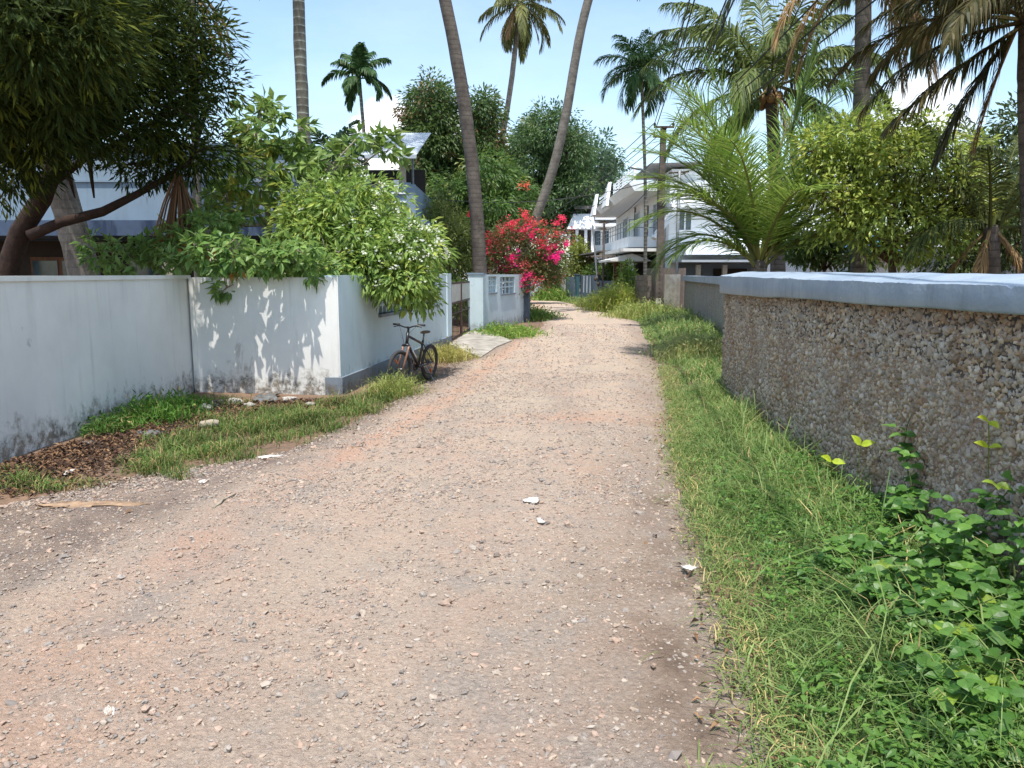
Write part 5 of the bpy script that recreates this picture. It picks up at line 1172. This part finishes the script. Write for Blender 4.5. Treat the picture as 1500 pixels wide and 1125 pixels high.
# ------------------------------------------------------------------ grass, weeds, litter
def blades(mb, pos, h, w, lean, col, flat=.0):
    n = len(pos); a = rng.uniform(0, 2*np.pi, n); d = np.stack([np.cos(a), np.sin(a), np.zeros(n)], 1)
    sd = np.stack([-np.sin(a), np.cos(a), np.zeros(n)], 1)*np.asarray(w)[:, None]*.5
    h = np.asarray(h)[:, None]; ln = np.asarray(lean)[:, None]
    p1 = pos + d*h*ln*.35 + np.array([0, 0, 1.0])*h*.45
    p2 = pos + d*h*ln*.95 + np.array([0, 0, 1.0])*h*np.clip(.82-.25*ln, .15, 1)
    p3 = pos + d*h*ln*1.5 + np.array([0, 0, 1.0])*h*np.clip(1.0-.62*ln, .03, 1)
    V = np.stack([pos-sd, pos+sd, p1-sd*.9, p1+sd*.9, p2-sd*.6, p2+sd*.6, p3], 1).reshape(-1, 3)
    b = np.arange(n)[:, None]*7
    mb.add(V, [np.vstack([b+[0, 1, 3, 2], b+[2, 3, 5, 4]]), b+[4, 5, 6]], np.repeat(np.clip(col*1.75, 0, .6), 7, 0))
def gcol(n, c1, c2, dry=.12):
    m_ = rng.beta(1.6, 1.6, (n, 1)); c = np.array(c1)*(1-m_)+np.array(c2)*m_
    k = rng.uniform(size=n) < dry; c[k] = np.array([.30, .24, .11])*rng.uniform(.6, 1.2, (k.sum(), 1)); return c
def wall_right(y): return np.where(y < 10.9, rw_x(np.clip(y, -1.5, 10.95)), np.where(y < 15, 5.9, np.interp(y, [15, 19, 32.7, 36, 50], [5.9, 5.4, 7.3, 6.0, 4.6])))
ga = (.036, .088, .014); gb = (.165, .212, .080)
gr = MB()
def verge(n, y0, y1, hmin, hmax, w, pw=1.0, edge=.35, dry=.07, c1=ga, c2=gb):
    Y = y0+(y1-y0)*rng.uniform(size=n)**pw; a = right_edge(Y)-.06; b = wall_right(Y)-.02
    t = rng.uniform(0, 1, n); X = a*(1-t)+b*t
    lim = .10*vnoise(X*2, Y*2.6)+.06*rng.normal(size=n)
    keep = ((X-a) > lim) & (rng.uniform(size=n) < np.clip((X-a)/edge+.25, 0, 1)) & (np.abs(X) < Y*.74+.5)
    patch = vnoise(X*1.6+3, Y*1.4); keep &= rng.uniform(size=n) < np.clip(.75+.5*patch, .2, 1)
    X, Y, patch = X[keep], Y[keep], patch[keep]; a = right_edge(Y); n = len(X)
    f_ = np.clip((X-a)/.7, .25, 1)
    h = rng.uniform(hmin, hmax, n)*f_*(1+.3*patch)*np.exp(rng.normal(size=n)*.25)
    col = gcol(n, c1, c2, dry)*(1-.12*patch[:, None])
    blades(gr, np.stack([X, Y, np.full(n, -.02)], 1), h, w*rng.uniform(.6, 1.3, n), np.abs(rng.normal(size=n)*.5)+.25, col)
verge(42000, 2.2, 6.2, .08, .24, .0055, 1.0)
verge(34000, 5.5, 11.2, .09, .24, .008, 1.2)
verge(5000, 2.2, 9, .22, .42, .008, 1.2)
verge(36000, 10.8, 22, .07, .24, .013, 1.1)
verge(26000, 20, 36, .12, .42, .020, 1.0)
verge(9000, 34, 50, .15, .4, .035, 1.0)
# fine trampled straw at the lane edge
n = 3600; Y = rng.uniform(2.3, 14, n); X = right_edge(Y)+rng.normal(size=n)*.09+.04; 
blades(gr, np.stack([X, Y, np.full(n, -.005)], 1), rng.uniform(.03, .10, n), np.full(n, .006), rng.uniform(.6, 1.6, n), gcol(n, (.06, .10, .025), (.15, .19, .06), .22))
tag(gr.build('grass', M['grass']), 'bright green grass growing along the foot of the right walls', 'grass', None, 'stuff')

# feathery tall weeds in clumps
def clump(name, label, u, v, n, hx, r, w=.012, c1=(.07, .12, .025), c2=(.24, .26, .08), seedy=True):
    c = gp(u, v); a = rng.normal(size=(n, 2))*r; mb = MB()
    pos = np.stack([c[0]+a[:, 0], c[1]+a[:, 1]*1.3, np.full(n, -.02)], 1)
    hh = hx*rng.uniform(.5, 1.1, n)*np.exp(-(np.linalg.norm(a, axis=1)/(2.4*r))**2)
    blades(mb, pos, hh, w*rng.uniform(.6, 1.3, n), np.abs(rng.normal(size=n)*.45)+.1, gcol(n, c1, c2, .12))
    k = n//2; p2 = pos[:k]+np.stack([rng.normal(size=k)*r*.3, rng.normal(size=k)*r*.3, hh[:k]*rng.uniform(.3, 1.05, k)], 1)
    leaves(mb, p2, rdir(k)+[0, 0, .3], rdir(k)+[0, 0, .6], rng.uniform(.05, .11, k)*w/.012, rng.uniform(.018, .035, k)*w/.012, gcol(k, c1, c2, .05))
    o = mb.build(name, M['grass']); return tag(o, label, 'weeds')
clump('weed_clump', 'tall feathery pale weed clump bulging against the farther pebble wall', 1016, 522, 2200, .60, .38, .014, (.12, .17, .05), (.36, .36, .16))
clump('weed_clump', 'low leafy weeds at the far corner of the near pebble wall', 1046, 523, 1200, .45, .30, .014)
clump('weed_clump', 'tall yellow-green weeds in front of the brown block wall', 905, 455, 2600, 1.5, .62, .024, (.08, .13, .02), (.26, .29, .06))
clump('weed_clump', 'wispy grass at the foot of the brown electric pole', 945, 465, 2200, .8, .70, .02)
clump('weed_clump', 'bushy grass tuft beside the slate blue wall', 872, 449, 900, .7, .5, .03)
clump('weed_clump', 'rounded bright green grass clump in front of the old grey wall', 808, 440, 1500, 1.25, .55, .04, (.05, .12, .02), (.16, .24, .05))
clump('weed_clump', 'leafy green weeds below the pink bougainvillea', 772, 466, 2600, .55, .55, .02, (.05, .12, .02), (.16, .25, .05))
clump('weed_clump', 'low leafy weeds between the gate ramp and the lane', 742, 490, 1800, .35, .48, .018, (.05, .12, .02), (.18, .26, .05))
clump('weed_clump', 'dry yellow grass tuft between the plinth and the gate ramp', 655, 526, 800, .42, .28, .010, (.12, .13, .03), (.32, .30, .10))
clump('weed_clump', 'tall grass tuft around the front wheel of the bicycle', 578, 575, 700, .40, .20, .008)
clump('weed_clump', 'green weed clump sprouting at the mouldy foot of the long white wall', 222, 612, 900, .34, .24, .012, (.03, .085, .012), (.09, .17, .03))
clump('weed_clump', 'fresh green weeds in the corner of the two white walls', 262, 600, 700, .26, .18, .012, (.03, .085, .012), (.09, .17, .03))
clump('weed_clump', 'small dark weed against the foot of the long white wall', 155, 630, 320, .2, .12, .012, (.03, .07, .012), (.07, .13, .03))

# left verge: patches of grass over soil
lg = MB()
def lpatch(cu, cv, ru, rv, n, h0, h1, w, c1=(.045, .10, .018), c2=(.15, .21, .06), dry=.22):
    """an elliptical patch on the ground whose outline was read off the photo"""
    c = gp(cu, cv); ex = (gp(cu+ru, cv)-c)[:2]; ey = (gp(cu, cv-rv)-gp(cu, cv+rv))[:2]/2
    a = rng.uniform(0, 2*np.pi, n); rr = rng.uniform(0, 1, n)**.6
    xy = c[:2]+np.outer(np.cos(a)*rr, ex)+np.outer(np.sin(a)*rr, ey)
    k = rng.uniform(size=n) < np.clip(.85-rr*.75+.55*vnoise(xy[:, 0]*3, xy[:, 1]*3), .04, 1); xy = xy[k]; rr = rr[k]; m_ = len(xy)
    hv = np.clip(.75+.6*vnoise(xy[:, 0]*2.6+1, xy[:, 1]*2.2), .3, 1.5)
    blades(lg, np.column_stack([xy, np.full(m_, -.03)]), rng.uniform(h0, h1, m_)*(1.1-rr*.5)*hv*np.exp(rng.normal(size=m_)*.2), w*.85*rng.uniform(.6, 1.3, m_), np.abs(rng.normal(size=m_)*.45)+.2, gcol(m_, c1, c2, dry)*(.62+.25*np.clip(vnoise(xy[:, 0]*1.9+4, xy[:, 1]*1.9), -1, 1))[:, None])
lpatch(380, 622, 120, 26, 9000, .08, .24, .010); lpatch(290, 655, 100, 26, 6500, .08, .24, .010); lpatch(450, 610, 90, 22, 6500, .08, .22, .010); lpatch(520, 592, 60, 16, 4500, .08, .22, .010)
lpatch(230, 680, 70, 18, 2600, .06, .18, .009); lpatch(30, 706, 70, 14, 1600, .05, .14, .009); lpatch(100, 705, 120, 12, 1200, .04, .10, .009, dry=.4); lpatch(560, 580, 30, 12, 1500, .1, .25, .010)
lpatch(262, 700, 24, 6, 300, .08, .2, .008); lpatch(330, 590, 60, 14, 1400, .06, .16, .010, dry=.3); lpatch(620, 552, 22, 8, 700, .06, .16, .010); lpatch(690, 503, 8, 3, 60, .04, .1, .01)
lpatch(250, 790, 60, 14, 120, .02, .05, .008); lpatch(40, 690, 60, 10, 500, .05, .12, .009)
tag(lg.build('grass', M['grass']), 'patchy green grass on the soil before the white walls', 'grass', None, 'stuff')

# dead leaves lying on the soil
dl = MB(); n = 6000
u = np.where(rng.uniform(size=n) < .3, rng.uniform(280, 500, n), rng.uniform(-30, 300, n)); v = np.interp(u, [-30, 285, 500], [690, 590, 582])+np.abs(rng.normal(size=n))*np.interp(u, [-30, 150, 300, 500], [16, 30, 22, 8])
p = np.array([gp(a, b, -.01+.02*rng.uniform()) for a, b in zip(u, v)])
c0 = np.array([S(122, 94, 72), S(96, 74, 60), S(74, 60, 52), S(150, 120, 92), S(62, 52, 47)])
d = rdir(n); d[:, 2] *= .25
leaves(dl, p, d, rdir(n)*.35+[0, 0, 1], rng.uniform(.035, .09, n), rng.uniform(.018, .038, n), c0[rng.integers(0, 5, n)]*rng.uniform(.7, 1.15, (n, 1)), .3, .3, .9)
n = 500; Y = rng.uniform(2.4, 16, n); X = np.where(rng.uniform(size=n) < .5, left_edge(Y)+np.abs(rng.normal(size=n))*.5, right_edge(Y)-np.abs(rng.normal(size=n))*.12)
d = rdir(n); d[:, 2] *= .25
leaves(dl, np.stack([X, Y, np.full(n, .008)], 1), d, rdir(n)*.35+[0, 0, 1], rng.uniform(.025, .07, n), rng.uniform(.012, .03, n), c0[rng.integers(0, 5, n)]*rng.uniform(.8, 1.3, (n, 1)), .3, .3, .9)
tag(dl.build('leaf_litter', M['dry']), 'brown dead leaves littering the soil under the white walls', 'dead leaves', None, 'stuff')

# broad-leaved ground weeds among the right-hand grass
wd = MB(); n = 5200
Y = 2.2+4.6*rng.uniform(size=n)**1.4; t_ = rng.beta(2.2, 1.4, n); a = right_edge(Y)+.12; b = rw_x(Y); X = a*(1-t_)+b*t_
k = (vnoise(X*2.2+1, Y*2.2) > -.25) & (np.abs(X) < Y*.74+.4) & (rng.uniform(size=n) < np.clip(1.25-(Y-2.2)/4.6, .1, 1)); X, Y, t_ = X[k], Y[k], t_[k]; n = len(X)
kk = np.repeat(np.arange(n), 3)
z = rng.uniform(.05, .18, n)*(.5+t_)
pos = np.stack([X, Y, z], 1)[kk]+rng.normal(size=(3*n, 3))*[.02, .02, .008]
d = rdir(3*n); d[:, 2] = d[:, 2]*.35+.15
m_ = rng.uniform(0, 1, (3*n, 1)); c = np.array((.035, .095, .018))*(1-m_)+np.array((.11, .20, .04))*m_
leaves(wd, pos, d, rdir(3*n)*.4+[0, 0, 1], rng.uniform(.028, .062, 3*n), rng.uniform(.018, .036, 3*n), c, .12, .2)
tag(wd.build('ground_weeds', M['leaf']), 'small broad-leaved weeds spread through the grass below the pebble wall', 'ground weeds', None, 'stuff')

# climbing plants on the pebble wall
def creeper(name, label, stems, n, L, W, zmax, spread):
    t = thing(name, label, 'climbing plant', tuple(np.array(stems[0][0])*[1, 1, 0]))
    sm = MB(); ps = []; 
    for st_ in stems:
        st_ = np.array(st_, float); s = np.linspace(0, 1, 14); k = np.linspace(0, 1, len(st_))
        c = np.stack([np.interp(s, k, st_[:, j]) for j in range(3)], 1)+rng.normal(size=(14, 3))*.008
        sm.tube(c, np.linspace(.006, .0025, 14), 5, (.09, .13, .04)); ps.append(c)
    sm.build('stem', M['frond'], t)
    ps = np.vstack(ps); lm = MB(); i = rng.integers(0, len(ps), n); c = ps[i]+rng.normal(size=(n, 3))*spread
    c[:, 2] = np.clip(c[:, 2], .03, zmax)
    # leaves come in threes on a short stalk
    kk = np.repeat(np.arange(n), 3); az = rng.uniform(0, 6.28, n)[kk]+np.tile([-1.3, 0, 1.3], n)
    d = np.stack([np.cos(az), np.sin(az), rng.uniform(-.35, .25, 3*n)], 1)
    nr = rdir(3*n)*.35+np.array([-.35, -.25, .9])
    m_ = rng.beta(1.3, 1.5, (n, 1))[kk]; col = np.array((.036, .098, .018))*(1-m_)+np.array((.115, .225, .045))*m_
    y_ = (rng.uniform(size=n) < .022)[kk]; col[y_] = np.array((.17, .25, .03))
    ovate(lm, c[kk], d, nr, L*rng.uniform(.6, 1.15, n)[kk], W*rng.uniform(.8, 1.1, 3*n)[:]*rng.uniform(.65, 1.1, n)[kk], col*rng.uniform(.85, 1.12, (3*n, 1)))
    lm.build('leaves', M['leaf'], t)
def ovate(mb, pos, d, nrm, L, W, col):
    n = len(pos); d = norm(d); s_ = norm(np.cross(d, nrm)); nn = np.cross(s_, d)
    L = np.asarray(L)[:, None]; W = np.asarray(W)[:, None]
    V = []; 
    prof = [(.0, .0, 0), (.22, .42, .05), (.5, .5, .07), (.78, .30, .02), (1.0, 0, -.10)]
    mids = [pos+d*L*a+nn*L*(c-.03 if 0 < a < 1 else c) for a, b, c in prof]
    V = [mids[0]]
    for j in (1, 2, 3): V += [mids[j]-s_*W*prof[j][1]+nn*W*.10, mids[j], mids[j]+s_*W*prof[j][1]+nn*W*.10]
    V += [mids[4]]
    V = np.stack(V, 1).reshape(-1, 3); b = np.arange(n)[:, None]*11
    mb.add(V, [np.vstack([b+[1, 4, 5, 2], b+[2, 5, 6, 3], b+[4, 7, 8, 5], b+[5, 8, 9, 6]]), np.vstack([b+[0, 1, 2], b+[0, 2, 3], b+[7, 10, 8], b+[8, 10, 9]])], np.repeat(np.clip(col*1.35, 0, .6), 11, 0))
def wallp(y, z, off=.05): return (float(rw_x(y))-off, y, z)
creeper('wall_creeper', 'slim leafy creeper climbing the middle of the pebble wall', [[wallp(4.55, 0), wallp(4.62, .3), wallp(4.75, .58), wallp(4.72, .82)], [wallp(4.5, 0, .1), wallp(4.5, .25, .12), wallp(4.55, .5, .1)], [wallp(4.4, 0, .15), wallp(4.9, .12, .15), wallp(5.2, .2, .1)]], 120, .095, .058, .84, .045)
st = []
for i in range(44):
    y = rng.uniform(2.3, 4.1); x0 = rng.uniform(.05, .85)
    h = np.interp(x0, [0, .3, .6, .9], [.74, .50, .28, .12])*rng.uniform(.55, 1.15)*np.interp(y, [2.3, 3.6, 4.1], [1.0, 1.05, .62])
    st.append([wallp(y, 0, x0+.1), wallp(y+rng.normal()*.1, h*.6, x0+.03), wallp(y+rng.normal()*.2, h, x0)])
creeper('wall_creeper', 'dense bushy creeper with broad green leaves in the lower right corner below the coping', st, 1250, .080, .054, .85, .05)
t = thing('wall_seedling', 'single yellow-green leaf sprig poking from the near pebble wall', 'plant', wallp(3.86, .9, .0))
lm = MB(); c = np.array([wallp(3.86, .95, .05), wallp(3.86, .95, .05), wallp(3.84, .82, .05), wallp(3.84, .82, .05)])
ovate(lm, c, np.array([[-.8, -.2, .35], [.1, -.8, -.2], [-.8, .1, .3], [.2, -.7, .2]]), np.array([[-.3, -.6, .8]]*4), np.full(4, .075), np.full(4, .042), np.array([[.34, .40, .03]]*4)); lm.build('leaves', M['leaf'], t)
lm = MB(); lm.tube([wallp(3.9, .6, .0), wallp(3.87, .8, .03), wallp(3.86, .95, .05)], .003, 5, (.2, .25, .05)); lm.build('stem', M['frond'], t)
t = thing('wall_seedling', 'two bright yellow-green leaf sprigs standing above the grass left of the slim creeper', 'plant', wallp(5.6, .3, .15))
lm = MB(); c = np.array([wallp(5.35, .37, .28), wallp(5.35, .37, .28), wallp(5.2, .52, .14), wallp(5.2, .52, .14)])
ovate(lm, c, np.array([[-.8, -.2, .45], [.7, -.5, .0], [-.5, .1, .6], [.6, -.4, .3]]), np.array([[-.2, -.7, .7]]*4), np.full(4, .095), np.full(4, .055), np.array([[.30, .38, .03]]*4)); lm.build('leaves', M['leaf'], t)
lm = MB(); lm.tube([wallp(5.4, -.02, .22), wallp(5.38, .2, .26), wallp(5.35, .37, .28)], .003, 5, (.2, .25, .05)); lm.tube([wallp(5.3, -.02, .12), wallp(5.25, .3, .13), wallp(5.2, .52, .14)], .003, 5, (.2, .25, .05)); lm.build('stem', M['frond'], t)

# small litter, each piece by itself
def scrap(name, label, cat, u, v, sx, sy, mat, th=.006, seed=0, crump=.02, z=.012):
    c = gp(u, v, 0); n = 9; mb = MB(); r = np.random.default_rng(seed+5)
    X, Y = np.meshgrid(np.linspace(-1, 1, n), np.linspace(-1, 1, n))
    hh = crump*(r.uniform(0, 1, (n, n)))*(1.15-np.abs(X)*.5)
    X = X*sx/2*(1+.25*np.sin(Y*2+seed))+r.normal(size=(n, n))*sx*.03; Y = Y*sy/2*(1+.25*np.cos(X/sx*5+seed))+r.normal(size=(n, n))*sy*.03
    a = seed*.9; Xr = X*math.cos(a)-Y*math.sin(a); Yr = X*math.sin(a)+Y*math.cos(a)
    top = np.stack([c[0]+Xr, c[1]+Yr, z+hh+th], 2).reshape(-1, 3); bot = top-[0, 0, th]
    i = (np.arange(n-1)[:, None]*n+np.arange(n-1)).ravel()[:, None]; f = i+[0, 1, n+1, n]
    ring = list(range(n))+[n*k+n-1 for k in range(1, n)]+[n*(n-1)+k for k in range(n-2, -1, -1)]+[n*k for k in range(n-2, 0, -1)]
    sd = np.array([[ring[k], ring[k]+n*n, ring[(k+1) % len(ring)]+n*n, ring[(k+1) % len(ring)]] for k in range(len(ring))])
    mb.add(np.vstack([top, bot]), [f, f[:, ::-1]+n*n, sd])
    return tag(mb.build(name, M[mat], None, True), label, cat)
scrap('paper_scrap', 'crumpled pale scrap in the middle of the gravel road', 'litter', 780, 738, .11, .10, 'paper', seed=1, crump=.012, z=.022)
scrap('paper_scrap', 'small white scrap just below the crumpled pale one on the road', 'litter', 791, 768, .09, .04, 'paper', seed=2, crump=.008, z=.022)
scrap('paper_scrap', 'white paper scrap at the right grass edge of the road', 'litter', 1008, 837, .07, .05, 'paper', seed=3)
scrap('paper_scrap', 'flat white scrap beside the left grass patch', 'litter', 396, 671, .20, .07, 'paper', seed=4, z=.0)
scrap('paper_scrap', 'tiny white scrap on the dirt left of the road', 'litter', 299, 707, .09, .05, 'paper', seed=5, z=.0)
scrap('paper_scrap', 'pale flake near the lower left edge of the road', 'litter', 160, 1045, .07, .03, 'paper', seed=6, z=.0)
scrap('plastic_sheet', 'grey plastic sheet half buried in dead leaves below the weeds', 'litter', 218, 634, .34, .20, 'plastic', seed=7, crump=.035, z=-.025)
scrap('plastic_sheet', 'smaller bluish plastic sheet near the foot of the long white wall', 'litter', 126, 648, .24, .14, 'plastic', seed=8, crump=.03, z=-.025)
scrap('plastic_sheet', 'long crumpled grey sheet under the dappled white wall', 'litter', 390, 582, .60, .30, 'plastic', seed=9, crump=.06, z=-.03)
scrap('plastic_sheet', 'torn grey sheet in the corner of the two white walls', 'litter', 318, 590, .42, .3, 'plastic', seed=10, crump=.05, z=-.03)
scrap('plastic_sheet', 'white scrap among dead leaves at the left', 'litter', 105, 688, .20, .07, 'paper', seed=12, crump=.02, z=-.02)
scrap('palm_sheath', 'flat dry brown palm sheath lying on the gravel at the left', 'dead frond', 138, 742, .62, .11, 'sheath', seed=14, crump=.03, z=.0)
w = MB(); a, b = gp(312, 745, .015), gp(345, 723, .02); w.tube(curve_pts(a, b, (0, 0, .01), 8, .004), np.linspace(.012, .006, 8), 6)
tag(w.build('stick', M['bark_pale']), 'pale dry stick lying on the gravel left of the road', 'stick')
w = MB(); c = gp(307, 622, .045); w.tube([c+[-.10, -.03, 0], c+[-.08, -.025, .0], c+[.02, .01, .012], c+[.09, .03, .01]], [.028, .042, .045, .036], 12, S(170, 158, 140), wob=.06)
tag(w.build('coconut_husk', M['laterite'], None, True), 'pale dry coconut husk lying in the grass before the white wall', 'husk')
w = MB(); 
for k in range(5): c = gp(430+k*22, 575+k*1, .02); sph(w, c, (.12+.03*(k % 2), .09, .06), T=ICO1)
for u, v, s_ in ((343, 588, .12), (300, 597, .10), (365, 593, .08), (425, 585, .10), (455, 592, .07)):
    w2 = MB(); V, f = ICO2; w2.add(V*(1+.15*rng.normal(size=(len(V), 1)))*[s_, s_*.8, s_*.45]+gp(u, v, .01), f)
    o = w2.build('rubble_stone', M['concrete'])
    tag(o, 'pale broken cement lump on the soil under the dappled white wall', 'rubble', 'cement lumps by the wall')
# a broken piece of render lying on the near coping
# ------------------------------------------------------------------ sky, sun, camera
wld = bpy.data.worlds.new('World'); SC.world = wld; wld.use_nodes = True
nt = wld.node_tree; nt.nodes.clear()
EL, AZ = math.radians(71), math.radians(180)
sky = nt.nodes.new('ShaderNodeTexSky'); sky.sky_type = 'NISHITA'; sky.sun_disc = False; sky.sun_elevation = EL; sky.sun_rotation = AZ
sky.air_density = 1.0; sky.dust_density = 1.2; sky.ozone_density = 1.3
tc = nt.nodes.new('ShaderNodeTexCoord'); d = tc.outputs['Generated']
def blob(c, r, soft=.5):
    """a cloud bank round the direction c"""
    s = N(nt, 'ShaderNodeVectorMath', operation='DISTANCE'); nt.links.new(d, s.inputs[0]); s.inputs[1].default_value = tuple(norm(c))
    return ramp(nt, mth(nt, 'DIVIDE', s.outputs['Value'], r), [(soft, 1.0), (1.0, 0.0)])
n1 = noise(nt, vmap(nt, d, (1, 1, 1.6)), 9, 8, .6); n2 = noise(nt, vmap(nt, d, (1, 1, 3.0)), 2.2, 7, .62)
cu = mth(nt, 'ADD', mth(nt, 'MULTIPLY', blob(ray(600, 225), .13, .2), .62), mth(nt, 'MULTIPLY', n1, .62))
cu2 = mth(nt, 'ADD', mth(nt, 'MULTIPLY', blob(ray(1340, 170), .12, .2), .50), mth(nt, 'MULTIPLY', n1, .62))
cu3 = mth(nt, 'ADD', mth(nt, 'MULTIPLY', blob(ray(700, 240), .10, .2), .52), mth(nt, 'MULTIPLY', n1, .62))
cmask = mth(nt, 'MAXIMUM', mth(nt, 'MAXIMUM', ramp(nt, cu, [(.60, 0.0), (.72, .95)]), ramp(nt, cu2, [(.58, 0.0), (.80, .65)])), ramp(nt, cu3, [(.60, 0.0), (.75, .8)]))
thin = mth(nt, 'MULTIPLY', ramp(nt, n2, [(.42, 0.0), (.75, 1.0)]), .12)
cmask = mth(nt, 'MAXIMUM', cmask, thin)
SKYS, CLOUD = .15, 7.2
skyc = mix(nt, 1.0, sky.outputs[0], (1.03, 1.05, .98), 'MULTIPLY')
c = mix(nt, cmask, skyc, (CLOUD, CLOUD*1.0, CLOUD*1.02))
bg = nt.nodes.new('ShaderNodeBackground'); bg.inputs[1].default_value = SKYS; nt.links.new(c, bg.inputs[0])
ow = nt.nodes.new('ShaderNodeOutputWorld'); nt.links.new(bg.outputs[0], ow.inputs[0])
sl = bpy.data.lights.new('sun', 'SUN'); sl.energy = 3.3; sl.angle = math.radians(.53); sl.color = (1.0, .95, .87)
so = bpy.data.objects.new('sun', sl); COL.objects.link(so)
sx = -.05
# lamp points down its own -Z: tilt it so that light travels towards +Y and down
so.rotation_euler = (math.radians(90)-EL, 0, math.radians(-3))
so.location = (0, 0, 30)
cam = bpy.data.cameras.new('camera'); cam.sensor_width = 36; cam.lens = 36*F/1500; cam.clip_start = .05; cam.clip_end = 2000
co = bpy.data.objects.new('camera', cam); COL.objects.link(co); co.location = (0, 0, H); co.rotation_euler = (math.pi/2-PITCH, 0, 0)
SC.camera = co
SC.view_settings.view_transform = 'Standard'; SC.view_settings.look = 'None'; SC.view_settings.exposure = .88; SC.view_settings.gamma = 1
try: SC.view_settings.use_curve_mapping = False
except Exception: pass
SC.render.engine = 'CYCLES'
SC.cycles.max_bounces = 6; SC.cycles.diffuse_bounces = 3; SC.cycles.glossy_bounces = 2; SC.cycles.transmission_bounces = 4
SC.cycles.use_denoising = True
SC.cycles.caustics_reflective = False; SC.cycles.caustics_refractive = False
